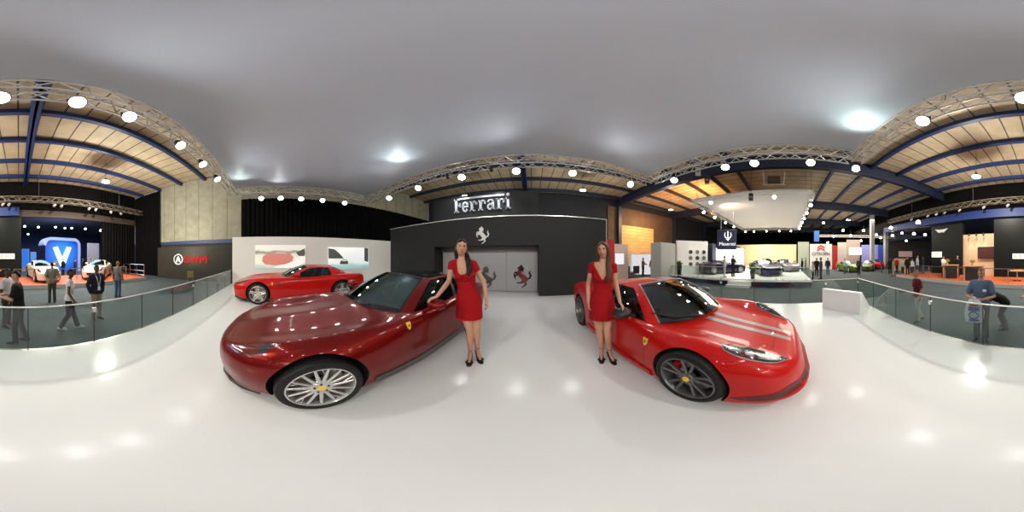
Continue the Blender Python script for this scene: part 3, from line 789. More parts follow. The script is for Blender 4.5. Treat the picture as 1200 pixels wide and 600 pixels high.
def V(*a): return Vector(a)
class Fig:
    """joint positions in metres for a 1.75 m figure facing -y, its left on +x; everything is scaled by H / 1.75 at the end"""
    def __init__(s, sex='m', lean=(0, 0), hips=(0, 0), head=(0, 0, 0), arms=None, legs=None, build=1.0, bend=0.0, drop=0.0):
        s.sex, s.lean, s.hips, s.hrot, s.build, s.bend, s.drop = sex, lean, hips, head, build, bend, drop
        s.prof = MALE if sex == 'm' else FEMALE
        s.arms, s.legs = arms or {}, legs or {}
    def sp(s, z):
        """spine point at profile height z: hips at .9, bent forward by s.bend radians above the waist"""
        t = max(0.0, min(1.0, (z-0.9)/0.6))
        x = s.hips[0]*(1-t)+s.lean[0]*t; y = s.hips[1]*(1-t)+s.lean[1]*t
        if s.bend and z > 0.95:
            d = z-0.95; a = s.bend
            return V(x, y - math.sin(a)*d, 0.95+math.cos(a)*d - s.drop)
        return V(x, y, z - s.drop)
    def tilt(s, z): return s.bend if z > 0.95 else 0.0
    def shoulder(s, k):
        w = 0.178 if s.sex == 'm' else 0.150
        p = s.sp(1.405); return V(p.x + k*w*s.build, p.y + 0.005, p.z)
    def arm(s, k):
        d = s.arms.get('L' if k > 0 else 'R', {})
        S = s.shoulder(k)
        E = V(*d['elbow']) if 'elbow' in d else S + V(k*0.075, 0.02, -0.275)
        W = V(*d['wrist']) if 'wrist' in d else E + V(k*0.015, -0.05, -0.245)
        hd = V(*d['hand']).normalized() if 'hand' in d else (W-E).normalized()
        palm = V(*d['palm']).normalized() if 'palm' in d else V(-k, 0, 0)
        return S, E, W, hd, palm, d.get('curl', 0.35)
    def leg(s, k):
        d = s.legs.get('L' if k > 0 else 'R', {})
        hp = s.sp(0.9); Hh = V(hp.x + k*0.088, hp.y, hp.z-0.02)
        K = V(*d['knee']) if 'knee' in d else Hh + V(k*0.012, -0.02, -0.40)
        A = V(*d['ankle']) if 'ankle' in d else V(K.x + k*0.008, K.y + 0.035, 0.085)
        toe = V(*d['toe']).normalized() if 'toe' in d else V(k*0.25, -1, -0.18).normalized()
        return Hh, K, A, toe
    def torso(s, mb, off=0.0, z0=None, z1=None, grow=None, seg=24):
        rings = []
        for z, rx, ry in s.prof:
            if (z0 is not None and z < z0-1e-6) or (z1 is not None and z > z1+1e-6): continue
            p = s.sp(z); b = s.build if z < 1.44 else 1.0; ct, st = math.cos(s.tilt(z)), math.sin(s.tilt(z))
            g = grow(z) if grow else 0
            rings.append([V(p.x + math.cos(q)*(rx*b+off+g), p.y + math.sin(q)*(ry*b+off+g)*ct, p.z + math.sin(q)*(ry*b+off+g)*st) for q in np.linspace(0, 2*PI, seg, endpoint=False)])
        mb.loft(rings)
        return rings
    def bust(s, mb, off=0.0):
        if s.sex == 'f':
            for k in (-1, 1):
                p = s.sp(1.255); mb.ell((p.x+k*0.068, p.y-0.072, p.z), (0.062+off, 0.058+off, 0.062+off), 14, 10)
    def head_pos(s):
        p = s.sp(1.52); a = s.bend
        return V(p.x, p.y - 0.018 - math.sin(a)*0.10, p.z + 0.105*math.cos(a))
    def head_M(s):
        rx, ry, rz = s.hrot
        return Matrix.Translation(s.head_pos()) @ Matrix.Rotation(R(rz), 4, 'Z') @ Matrix.Rotation(R(rx)+s.bend*0.6, 4, 'X') @ Matrix.Rotation(R(ry), 4, 'Y')

def head_mesh(mb, M, sex, fine):
    sub = MB(); sub.ell((0, 0, 0), (1, 1, 1), 40 if fine else 20, 30 if fine else 16)
    out = []
    for x, y, z in sub.v:
        X, Y, Z = x*0.074, y*0.094, z*0.117
        if z < 0:                               # jaw
            t = -z; X *= 1-0.30*t**1.6; Y = Y*(1-0.20*t) if y < 0 else Y*(1-0.42*t)
            if y < 0: Y -= 0.012*t*math.exp(-(x/0.5)**2)
        if y < 0:
            Y *= 1-0.10*math.exp(-((z-0.05)/0.25)**2)*min(1, abs(x)*1.2)       # flat sides of the face
            fx = X/0.02
            Y -= 0.022*math.exp(-((X)/0.011)**2)*(math.exp(-((Z+0.022)/0.014)**2) + 0.55*math.exp(-((Z-0.002)/0.016)**2))   # nose
            for k in (-1, 1): Y += 0.012*math.exp(-((X-k*0.031)/0.014)**2-((Z-0.008)/0.011)**2)     # eye sockets
            Y -= 0.005*math.exp(-((X)/0.045)**2-((Z-0.030)/0.010)**2)              # brow
            Y -= 0.006*math.exp(-((X)/0.020)**2-((Z+0.058)/0.012)**2)              # mouth
            Y -= 0.007*math.exp(-((X)/0.018)**2-((Z+0.098)/0.014)**2)              # chin
        out.append(M @ V(X, Y, Z))
    mb.add(out, sub.f)
    for k in (-1, 1):
        mb.ell(M @ V(k*0.074, 0.012, -0.005), (0.010, 0.020, 0.032), 10, 8, M=M.to_3x3().to_4x4())

def hand_mesh(mb, W, hd, palm, k, curl, r=1.0, fr=0.0088):
    """palm, four fingers of unequal length with two bends each, thumb from the side of the palm"""
    hd = hd.normalized(); palm = (palm - hd*palm.dot(hd)).normalized(); side = hd.cross(palm).normalized()
    if side.dot(V(k, 0, 0)) > 0 and abs(palm.x) < 0.6: side = side
    L = 0.085*r
    mb.tube([W - hd*0.01, W + hd*0.03*r, W + hd*0.065*r, W + hd*L], [0.024*r, 0.034*r, 0.040*r, 0.038*r], 12, ref=side, flat=0.42)
    th = -1 if (hd.cross(palm)).dot(V(0, -1, 0)) > 0 else 1     # thumb towards the front
    for j, (o, ln) in enumerate(((-0.030, 0.068), (-0.010, 0.078), (0.010, 0.072), (0.029, 0.056))):
        oo = o*(-th)
        b = W + hd*(L-0.012) + side*oo*r; p = [b]; a = 0.12
        for f in (0.42, 0.32, 0.26):
            a += curl*(0.9 if f > 0.4 else 1.1); d = hd*math.cos(a) + palm*math.sin(a) + side*oo*0.9
            p.append(p[-1] + d.normalized()*ln*f*r)
        mb.tube(p, [fr*1.08*r, fr*r, fr*0.92*r, fr*0.8*r], 8, dome=True)
    b = W + hd*0.025*r - side*0.028*r*(-th)*(-1)
    td = side*th
    b = W + hd*0.028*r + td*0.026*r
    p = [b, b + (hd*0.5 + td*0.8 + palm*0.25).normalized()*0.036*r, b + (hd*0.85 + td*0.8 + palm*0.5).normalized()*0.068*r]
    mb.tube(p, [fr*1.4*r, fr*1.15*r, fr*0.95*r], 8, dome=True)

def limb(mb, a, b, c, ra, rb, rc, off=0.0, seg=14, mid1=None, mid2=None):
    m1 = (a+b)/2; m2 = b+(c-b)*0.35
    mb.tube([a, m1, b, m2, c], [ra+off, (mid1 or (ra+rb)/2)+off, rb+off, (mid2 or (rb+rc)/2)+off, rc+off], seg, dome=True)

def body(F, fine, heels=False):
    mb = MB(); f = F.sex == 'f'; fr = 0.0088 if fine else 0.0125
    F.torso(mb); F.bust(mb)
    p = F.sp(1.40); n = F.sp(1.53); hp = F.head_pos()
    mb.tube([F.sp(1.42), F.sp(1.50), hp + V(0, 0.012, -0.05), hp + V(0, 0.01, 0.0)], [0.062 if not f else 0.050, 0.054 if not f else 0.044, 0.052 if not f else 0.044, 0.05], 14)
    head_mesh(mb, F.head_M(), F.sex, fine)
    bd = F.build
    for k in (-1, 1):
        S, E, W, hd, palm, curl = F.arm(k)
        sh = F.sp(1.36)
        if f: limb(mb, S, E, W, 0.042, 0.034, 0.022, mid1=0.038, mid2=0.033)
        else: limb(mb, S, E, W, 0.054*bd, 0.042, 0.028, mid1=0.048, mid2=0.041)
        mb.tube([V(p.x+k*0.06, S.y, F.sp(1.42).z), S], [0.055, 0.046 if f else 0.056], 12, dome=True)
        hand_mesh(mb, W, hd, palm, k, curl, 0.92 if f else 1.05, fr)
        Hh, K, A, toe = F.leg(k)
        if f: limb(mb, Hh, K, A, 0.088, 0.052, 0.032, mid1=0.074, mid2=0.050)
        else: limb(mb, Hh, K, A, 0.090, 0.058, 0.038, mid1=0.078, mid2=0.054)
        mb.tube([A + V(0, 0.02, -0.035), A + toe*0.07 - V(0, 0, 0.035), A + toe*0.155 - V(0, 0, 0.045)], [0.034, 0.034, 0.026], 10, flat=0.8, dome=True)
    return mb

def garment_top(F, off, hem, sleeve, flare=0.0, collar=True):
    mb = MB()
    F.torso(mb, off, z0=hem, z1=1.475 if collar else 1.44, grow=lambda z: flare*max(0, (1.05-z)))
    F.bust(mb, off*0.7)
    for k in (-1, 1):
        S, E, W, hd, palm, curl = F.arm(k); f = F.sex == 'f'; p = F.sp(1.42)
        mb.tube([V(p.x+k*0.05, S.y, p.z), S], [0.058+off*0.6, (0.046 if f else 0.056)+off], 14, dome=True)
        r0 = (0.042 if f else 0.054*F.build)
        if sleeve == 'cap': mb.tube([S, S+(E-S)*0.34], [r0+off, r0+off*0.9], 14)
        elif sleeve == 'short': mb.tube([S, S+(E-S)*0.45, S+(E-S)*0.82], [r0+off, r0+off*1.2, r0+off*1.5], 14)
        elif sleeve == 'long':
            limb(mb, S, E, E+(W-E)*0.96, r0, 0.045, 0.033, off=off, mid2=0.042)
    return mb
def trousers(F, off, length=1.0):
    mb = MB()
    F.torso(mb, off, z0=0.84, z1=1.03)
    for k in (-1, 1):
        Hh, K, A, toe = F.leg(k); f = F.sex == 'f'
        e = A + (K-A)*(1-length) + V(0, 0, 0.0)
        mb.tube([Hh+V(0, 0, 0.02), (Hh+K)/2, K, (K+e)/2, e - V(0, 0, 0.03)], [0.094+off, 0.080+off, 0.060+off*1.3, 0.054+off*1.6, 0.050+off*1.9], 16, dome=False)
    return mb
def shoes(F, k, h=0.0):
    Hh, K, A, toe = F.leg(k); mb = MB(); t = V(toe.x, toe.y, 0).normalized()
    mb.tube([A + V(0,0,-0.045) - t*0.045, A + V(0,0,-0.040) + t*0.03, A + V(0,0,-0.05) + t*0.10, A + V(0,0,-0.062) + t*0.17], [0.036, 0.042, 0.041, 0.026], 12, ref=(0,0,1), flat=1.0, dome=True)
    s = t.cross(V(0,0,1))
    out = [A + t*a + s*b for a, b in ((-0.075, -0.028), (-0.075, 0.028), (0.05, 0.040), (0.14, 0.040), (0.195, 0.015), (0.195, -0.015), (0.14, -0.040), (0.05, -0.040))]
    zb = A.z-0.085
    mb.add([V(p.x, p.y, zb) for p in out] + [V(p.x, p.y, zb+0.022) for p in out], [tuple(range(8)), tuple(range(8, 16))] + [(i, (i+1) % 8, 8+(i+1) % 8, 8+i) for i in range(8)])
    return mb

def rm(mb, name, mat, voxel, smooth=3, cut=None, parent=None, squash=None):
    me = bake(mb, name, [('REMESH', dict(mode='VOXEL', voxel_size=voxel)), ('SMOOTH', dict(factor=0.5, iterations=smooth))], [mat])
    if cut:
        bm = bmesh.new(); bm.from_mesh(me)
        bmesh.ops.delete(bm, geom=[f for f in bm.faces if cut(f.calc_center_median())], context='FACES')
        rim = {}
        for e in bm.edges:
            if e.is_boundary:
                a, b = e.verts; rim.setdefault(a, []).append(b); rim.setdefault(b, []).append(a)
        for _ in range(14):
            new = {v: (v.co*0.4 + sum((n.co for n in ns), Vector())/len(ns)*0.6) for v, ns in rim.items()}
            for v, c in new.items(): v.co = c
        bm.to_mesh(me); bm.free()
    if not me.materials: me.materials.append(mat)
    return link(name, me, parent)

def hair_short(mb, M, thick=0.010):
    sub = MB(); sub.ell((0, 0, 0), (1, 1, 1), 20, 16)
    vs = []
    for x, y, z in sub.v:
        X, Y, Z = x*(0.074+thick), y*(0.094+thick), z*(0.117+thick)
        vs.append(V(X, Y + 0.006, Z + 0.004))
    keep = [f for f in sub.f if all((sub.v[i][2] > 0.42 + (0.0 if sub.v[i][1] < 0 else -0.9*min(1, sub.v[i][1]*1.4))) for i in f)]
    inner = [V(p.x*0.86, p.y*0.86, p.z*0.86) for p in vs]
    edges = {}
    for f in keep:
        for a in range(len(f)):
            e = (f[a], f[(a+1) % len(f)]); edges[tuple(sorted(e))] = edges.get(tuple(sorted(e)), []) + [e]
    fs = list(keep) + [tuple(len(vs)+i for i in f[::-1]) for f in keep] + [(e[0][0], e[0][1], len(vs)+e[0][1], len(vs)+e[0][0]) for e in edges.values() if len(e) == 1]
    mb.add([M @ p for p in vs + inner], fs)
    return mb

def face_parts(F, body_o, fine=True):
    M = F.head_M()
    for k in (-1, 1):
        e = MB(); e.ell(M @ V(k*0.031, -0.077, 0.008), (0.0115, 0.009, 0.0085), 14, 10, M=M.to_3x3().to_4x4()); eo = e.build('eye', EYEW, body_o, smooth=True)
        i = MB(); i.ell(M @ V(k*0.031, -0.0845, 0.008), (0.0055, 0.003, 0.0062), 12, 8, M=M.to_3x3().to_4x4()); i.build('iris', EYED, eo, smooth=True)
        l = MB(); l.tube([M @ V(k*(0.031+dx), -0.086+abs(dx)*0.35, 0.0155-abs(dx)*0.25) for dx in (-0.014, -0.006, 0.004, 0.015)], [0.002, 0.0035, 0.0035, 0.002], 6); l.build('eyelash', EYED, body_o, smooth=True)
        b = MB(); b.tube([M @ V(k*x, y, z) for x, y, z in ((0.014, -0.094, 0.027), (0.028, -0.0915, 0.032), (0.046, -0.080, 0.028))], [0.003, 0.0034, 0.0018], 6); b.build('eyebrow', BROW, body_o, smooth=True)
    l = MB()
    l.tube([M @ V(x, y, z) for x, y, z in ((-0.025, -0.0865, -0.0545), (-0.010, -0.0985, -0.0535), (0, -0.0995, -0.0545), (0.010, -0.0985, -0.0535), (0.025, -0.0865, -0.0545))], [0.002, 0.0042, 0.004, 0.0042, 0.002], 8)
    l.tube([M @ V(x, y, z) for x, y, z in ((-0.024, -0.087, -0.056), (-0.010, -0.097, -0.065), (0, -0.0985, -0.066), (0.010, -0.097, -0.065), (0.024, -0.087, -0.056))], [0.002, 0.005, 0.0056, 0.005, 0.002], 8)
    l.build('lips', LIPS, body_o, smooth=True)

def woman(label, loc, rz, H, F, hairstyle, hair_m, skin, neck, heel, open_shoe=True):
    root = thing('person', label, 'person', loc, rz)
    k_ = H/1.75; root.scale = (k_,)*3
    vx = 0.0052
    b = rm(body(F, True), 'body', skin, vx, 2, parent=root)
    mb = garment_top(F, 0.009, 0.84, 'cap', collar=False)
    hp = F.sp(0.9)
    base = [(0.93, .176, .126), (0.84, .180, .132), (0.74, .182, .140), (0.655, .186, .150), (0.635, .187, .152)]
    mb.loft([[V(hp.x + math.cos(q)*(rx + 0.004*math.sin(7*q)*(0.93-z)*3), hp.y + math.sin(q)*(ry + 0.004*math.sin(9*q)*(0.93-z)*3), z) for q in np.linspace(0, 2*PI, 56, endpoint=False)] for z, rx, ry in base])
    c0 = F.sp(1.40)
    def cut(p):
        if p.y > c0.y + 0.03: return p.z > 1.455 - abs(p.x-c0.x)*0.25 and abs(p.x-c0.x) < 0.085
        return neck(p.x-c0.x, p.z)
    d = rm(mb, 'dress', DRESS, vx, 4, cut, root); d['label'] = 'short red dress with cap sleeves'
    band = MB()
    pts = []
    for q in np.linspace(0, 2*PI, 41):
        p = F.sp(1.185); pts.append(V(p.x+math.cos(q)*0.141, p.y+math.sin(q)*0.106-0.004, p.z+0.012*(-math.sin(q))))
    band.tube(pts, 0.007, 8, flat=0.7); band.build('dress_seam', DRESS, d, smooth=True)
    face_parts(F, b)
    M = F.head_M()
    hb = MB(); hairstyle(hb, M, F)
    rm(hb, 'hair', hair_m, 0.005, 9, parent=root)
    for k in (-1, 1):
        Hh, K, A, toe = F.leg(k); t = V(toe.x, toe.y, 0).normalized(); s_ = t.cross(V(0,0,1)); zb = -heel/k_
        m = MB()
        ball = A + toe*0.155 - V(0,0,0.045)
        sole = []
        for a, w, z in ((-0.055, 0.024, A.z-0.085+0.012), (-0.01, 0.026, A.z-0.088), (0.06, 0.030, A.z-0.112+toe.z*0.03), (0.13, 0.041, zb+0.016), (0.185, 0.034, zb+0.012), (0.215, 0.015, zb+0.012)):
            c = A + t*a; sole.append([V(c.x, c.y, z) + s_*w, V(c.x, c.y, z) - s_*w, V(c.x, c.y, z-0.014) - s_*w, V(c.x, c.y, z-0.014) + s_*w])
        m.loft(sole)
        hc = A - t*0.045
        m.tube([V(hc.x, hc.y, A.z-0.085), V(hc.x-t.x*0.012, hc.y-t.y*0.012, (A.z-0.085+zb)/2), V(hc.x-t.x*0.012, hc.y-t.y*0.012, zb+0.001)], [0.020, 0.010, 0.007], 10)
        bx = A + t*0.135
        m.tube([V(bx.x, bx.y, zb+0.02)+s_*0.044, V(bx.x, bx.y, zb+0.052)+s_*0.022, V(bx.x, bx.y, zb+0.056), V(bx.x, bx.y, zb+0.052)-s_*0.022, V(bx.x, bx.y, zb+0.02)-s_*0.044], 0.017, 8, flat=0.4)
        sh = m.build('shoe', SHOEB, root, smooth=True); sh['label'] = 'black high-heeled open shoe'
        an = MB(); an.tube([A + t*0.034*math.cos(q) + s_*0.034*math.sin(q) + V(0,0,0.005) for q in np.linspace(0, 2*PI, 17)], 0.004, 6); an.build('ankle_strap', SHOEB, sh, smooth=True)
    return root

def hair_pony(hb, M, F):
    sub = MB(); sub.ell((0,0,0), (1,1,1), 28, 20)
    vs = []
    for x, y, z in sub.v:
        vs.append(V(x*0.081, y*0.100+0.010, z*0.121+0.010))
    keep = [f for f in sub.f if all(sub.v[i][1] > -0.62+0.55*(1-abs(sub.v[i][0])*1.0)*(0.9-sub.v[i][2]) - (1.6 if sub.v[i][2] > 0.50 - 0.30*abs(sub.v[i][0]) else 0) for i in f)]
    inn = [p*0.84 for p in vs]; ed = {}
    for f in keep:
        for a in range(len(f)):
            e = (f[a], f[(a+1) % len(f)]); ed.setdefault(tuple(sorted(e)), []).append(e)
    hb.add([M @ p for p in vs+inn], list(keep)+[tuple(len(vs)+i for i in f[::-1]) for f in keep]+[(e[0][0], e[0][1], len(vs)+e[0][1], len(vs)+e[0][0]) for e in ed.values() if len(e) == 1])
    n = F.sp(1.45)
    hb.tube([M @ V(0.03, 0.10, -0.03), M @ V(0.075, 0.06, -0.09), V(n.x+0.085, n.y-0.035, n.z-0.01), V(n.x+0.10, n.y-0.085, n.z-0.10), V(n.x+0.095, n.y-0.105, n.z-0.19), V(n.x+0.085, n.y-0.10, n.z-0.25)], [0.05, 0.046, 0.044, 0.042, 0.034, 0.012], 14, dome=True)
    hb.tube([M @ V(-0.06, 0.07, -0.06), V(n.x-0.07, n.y+0.03, n.z+0.0), V(n.x-0.085, n.y+0.01, n.z-0.05)], [0.035, 0.03, 0.012], 10, dome=True)
def hair_long(hb, M, F):
    sub = MB(); sub.ell((0,0,0), (1,1,1), 28, 20)
    vs = [V(x*0.082, y*0.100+0.008, z*0.122+0.008) for x, y, z in sub.v]
    keep = [f for f in sub.f if all(sub.v[i][1] > -0.55+0.62*(1-abs(sub.v[i][0])*1.15)*(0.85-sub.v[i][2]) - (1.6 if sub.v[i][2] > 0.50 - 0.30*abs(sub.v[i][0]) else 0) for i in f)]
    inn = [p*0.84 for p in vs]; ed = {}
    for f in keep:
        for a in range(len(f)):
            e = (f[a], f[(a+1) % len(f)]); ed.setdefault(tuple(sorted(e)), []).append(e)
    hb.add([M @ p for p in vs+inn], list(keep)+[tuple(len(vs)+i for i in f[::-1]) for f in keep]+[(e[0][0], e[0][1], len(vs)+e[0][1], len(vs)+e[0][0]) for e in ed.values() if len(e) == 1])
    n = F.sp(1.45)
    hb.tube([M @ V(0.045, -0.055, 0.085), M @ V(0.075, -0.05, 0.03), M @ V(0.084, -0.03, -0.05), V(n.x+0.075, n.y-0.06, n.z-0.02), V(n.x+0.082, n.y-0.115, n.z-0.12), V(n.x+0.078, n.y-0.135, n.z-0.20), V(n.x+0.06, n.y-0.13, n.z-0.27)], [0.014, 0.022, 0.030, 0.040, 0.042, 0.034, 0.012], 14, dome=True)
    hb.tube([M @ V(-0.045, -0.055, 0.085), M @ V(-0.078, -0.045, 0.02), M @ V(-0.080, -0.01, -0.06), V(n.x-0.07, n.y+0.01, n.z+0.01), V(n.x-0.075, n.y+0.03, n.z-0.06)], [0.012, 0.018, 0.026, 0.030, 0.014], 12, dome=True)
    hb.tube([M @ V(0.02, 0.09, 0.0), V(n.x+0.02, n.y+0.075, n.z+0.02), V(n.x+0.02, n.y+0.095, n.z-0.12)], [0.07, 0.06, 0.02], 14, flat=0.6, dome=True)

def visitor(label, loc, rz, H, F, top=None, bottom=None, hair=HAIRK, skin=SK_FAIR, shoe=SHOEB, sleeve='short', hem=0.84, voxel=0.012, vest=None, extra=None, name='person', face=False, bald=False, group=None):
    root = thing(name, label, 'person', loc, rz, group); k_ = H/1.75; root.scale = (k_,)*3
    b = rm(body(F, False), 'body', skin, voxel*0.9, 1, parent=root)
    if top: rm(garment_top(F, 0.014, hem, sleeve, 0.03), 'shirt', top, voxel, 2, parent=root)
    if bottom: rm(trousers(F, 0.010), 'trousers', bottom, voxel, 2, parent=root)
    if vest: rm(garment_top(F, 0.022, 0.84, vest[1], 0.03, collar=False), 'jacket', vest[0], voxel, 2, parent=root)
    if not bald: hair_short(MB(), F.head_M()).build('hair', hair, root, smooth=True)
    for k in (-1, 1): shoes(F, k).build('shoe', shoe, root, smooth=True)
    if face:
        face_parts(F, b)
    if extra: extra(root, F)
    return root
# ---------------------------------------------------------------- the two hostesses
def facing(x, y, tx=0.0, ty=0.0):
    """rotation about z so that a figure that faces -y looks at (tx, ty)"""
    return math.atan2(tx-x, -(ty-y)) if False else math.atan2((ty-y), (tx-x)) + PI/2
w1 = (-0.785, 2.034); HE = 0.085
rz1 = facing(*w1)
def to_local(rz, loc, k, p):
    d = Vector(p) - Vector(loc); c, s = math.cos(-rz), math.sin(-rz)
    return Vector(((d.x*c-d.y*s)/k, (d.x*s+d.y*c)/k, d.z/k))
k1 = 1.715/1.75
L1 = (w1[0], w1[1], HE)
mir1 = to_local(rz1, L1, k1, (-2.06+1.00, 0.33+1.20, 1.055))
F1 = Fig('f', lean=(-0.13, 0.0), hips=(-0.025, 0.0), head=(-2, 4, 8),
    arms={'R': dict(elbow=(-0.30, -0.03, 1.17), wrist=tuple(mir1 + Vector((0.045, 0.03, 0.035))), hand=(-1, -0.35, -0.35), palm=(-0.2, 0, -1), curl=0.25),
          'L': dict(elbow=(0.185, 0.03, 1.12), wrist=(0.215, 0.0, 0.875), hand=(0.08, -0.12, -1), palm=(-1, 0, 0), curl=0.3)},
    legs={'L': dict(knee=(0.075, -0.04, 0.47), ankle=(0.085, 0.03, 0.085), toe=(0.25, -1, -0.62)),
          'R': dict(knee=(-0.02, -0.06, 0.47), ankle=(-0.005, -0.03, 0.085), toe=(-0.12, -1, -0.62))})
hostess_a = woman('woman in a short red dress resting a hand on the dark red car', L1, rz1, 1.715, F1, hair_pony, HAIRD, SK_FAIR,
    lambda x, z: z > 1.272 + 9.0*x*x + 160*max(0, abs(x)-0.05)**2 and abs(x) < 0.10, HE)
w2 = (0.925, 1.985); rz2 = facing(*w2); k2 = 1.68/1.75; L2 = (w2[0], w2[1], HE)
mir2 = to_local(rz2, L2, k2, (1.985-0.965, 0.76+0.86, 0.93))
F2 = Fig('f', lean=(0.01, 0.0), hips=(0.0, 0.0), head=(2, -5, -10),
    arms={'L': dict(elbow=(0.20, 0.03, 1.13), wrist=tuple(mir2 + Vector((-0.03, 0.04, 0.075))), hand=(0.45, -0.45, -0.75), palm=(-0.1, -0.3, -1), curl=0.2),
          'R': dict(elbow=(-0.20, 0.03, 1.12), wrist=(-0.19, -0.03, 0.88), hand=(0.1, -0.15, -1), palm=(1, 0, 0), curl=0.35)},
    legs={'L': dict(knee=(0.065, -0.05, 0.47), ankle=(0.10, -0.02, 0.085), toe=(0.35, -1, -0.62)),
          'R': dict(knee=(-0.045, -0.03, 0.47), ankle=(-0.01, 0.03, 0.085), toe=(0.02, -1, -0.62))})
hostess_b = woman('woman in a short red dress standing beside the bright red low sports car', L2, rz2, 1.68, F2, hair_long, HAIRB, SK_FAIR,
    lambda x, z: z > 1.215 + 1.75*abs(x) and abs(x) < 0.115, HE)
# ================================================================ setting
def lamp(kind, loc, energy, col=(1,1,1), size=0.1, aim=None, angle=70, blend=0.6, sx=None, sy=None, name='lamp_light'):
    l = bpy.data.lights.new(name, kind); l.energy = energy; l.color = col
    if kind == 'AREA':
        l.shape = 'RECTANGLE'; l.size = sx or size; l.size_y = sy or size
    else: l.shadow_soft_size = size
    if kind == 'SPOT': l.spot_size = R(angle); l.spot_blend = blend
    o = bpy.data.objects.new(name, l); COL.objects.link(o); o.location = loc
    if aim is not None: o.rotation_euler = (Vector(aim)-Vector(loc)).to_track_quat('-Z', 'Y').to_euler()
    return o

def stripes(name, colA, colB, axis, pitch, frac, rough=0.7, noise=0.15, nscale=1.2):
    """two-tone boards: thin dark joints every pitch metres along an axis"""
    m = bpy.data.materials.new(name); m.use_nodes = True; nt = m.node_tree; b = nt.nodes['Principled BSDF']
    b.inputs['Roughness'].default_value = rough
    tc = nt.nodes.new('ShaderNodeTexCoord'); sp = nt.nodes.new('ShaderNodeSeparateXYZ'); nt.links.new(tc.outputs['Object'], sp.inputs[0])
    d = nt.nodes.new('ShaderNodeMath'); d.operation = 'DIVIDE'; d.inputs[1].default_value = pitch; nt.links.new(sp.outputs[axis], d.inputs[0])
    f = nt.nodes.new('ShaderNodeMath'); f.operation = 'FRACT'; nt.links.new(d.outputs[0], f.inputs[0])
    l = nt.nodes.new('ShaderNodeMath'); l.operation = 'LESS_THAN'; l.inputs[1].default_value = frac; nt.links.new(f.outputs[0], l.inputs[0])
    n = nt.nodes.new('ShaderNodeTexNoise'); n.inputs['Scale'].default_value = nscale; nt.links.new(tc.outputs['Object'], n.inputs['Vector'])
    mr = nt.nodes.new('ShaderNodeMapRange'); mr.inputs['From Min'].default_value = .3; mr.inputs['From Max'].default_value = .7; mr.inputs['To Min'].default_value = 1-noise; mr.inputs['To Max'].default_value = 1+noise
    nt.links.new(n.outputs['Fac'], mr.inputs['Value'])
    mx = nt.nodes.new('ShaderNodeMix'); mx.data_type = 'RGBA'; mx.inputs['A'].default_value = (*colA, 1); mx.inputs['B'].default_value = (*colB, 1); nt.links.new(l.outputs[0], mx.inputs['Factor'])
    v = nt.nodes.new('ShaderNodeVectorMath'); v.operation = 'SCALE'; nt.links.new(mx.outputs['Result'], v.inputs[0]); nt.links.new(mr.outputs[0], v.inputs['Scale'])
    nt.links.new(v.outputs[0], b.inputs['Base Color'])
    return m
ROOFB = stripes('roof_boards', (0.55, 0.45, 0.30), (0.07, 0.055, 0.045), 0, 0.82, 0.075)
CONC = stripes('concrete_panels', (0.31, 0.295, 0.225), (0.09, 0.11, 0.09), 1, 1.25, 0.035, 0.9, 0.12, 2.0)
SHUT = stripes('roller_shutter', (0.52, 0.30, 0.12), (0.28, 0.15, 0.06), 2, 0.42, 0.12, 0.6, 0.12)
BROWNW = M_('brown_wall', (0.085, 0.05, 0.03), 0.8, noise=0.2, nscale=1)
OLIVE = M_('olive_board', (0.020, 0.017, 0.010), 0.7, noise=0.2, nscale=2)
CREAM = M_('cream_wall', (0.80, 0.70, 0.42), 0.6)
NAVY = M_('navy_panel', (0.012, 0.018, 0.06), 0.4)
ORANGE = M_('orange_carpet', (0.42, 0.095, 0.03), 0.6, noise=0.15, nscale=4)
REDP = M_('red_panel', (0.45, 0.012, 0.012), 0.4)
WOOD = M_('orange_wood', (0.50, 0.24, 0.09), 0.45, noise=0.2, nscale=6)
GREYP = M_('grey_panel', (0.42, 0.42, 0.41), 0.5)
BEIGE = M_('beige_wall', (0.62, 0.45, 0.30), 0.6)
GREEN = M_('leaf_green', (0.10, 0.20, 0.03), 0.6, noise=0.3, nscale=10)
YELLOWF = M_('yellow_flowers', (0.55, 0.45, 0.08), 0.7, noise=0.3, nscale=20)
PALEB = M_('violet_panel', (0.30, 0.32, 0.72), 0.5)
VAULT = M_('grey_ceiling', (0.16, 0.17, 0.20), 0.8)
WSCREEN = emission('white_screen', (1.0, 0.98, 0.94), 2.2)
SIGNW = emission('lit_sign_white', (1.0, 0.90, 0.68), 1.6)
REDSIGN = emission('red_sign_letters', (0.85, 0.02, 0.02), 1.0)
PLATE = M_('sign_letter_silver', (0.80, 0.84, 0.90), 0.3, metal=0.1)
RUG = glass('fence_glass', (0.80, 0.86, 0.84), 1.0, ior=1.5)
EDGE = M_('fence_edge_steel', (0.72, 0.72, 0.70), 0.25, metal=0.5)

RZ = 8.6
s_ = structure(MB().box((-14, -32, HALL-0.2), (56, 20, HALL)).build('floor', CARPET), 'dark blue-grey carpet of the exhibition hall', 'floor')
s_ = structure(MB().box((-8.8, -2.41, HALL+0.001), (5.22, 12.5, 0.0)).build('floor_stage', STAGE), 'glossy white raised show stage the cars stand on', 'floor')
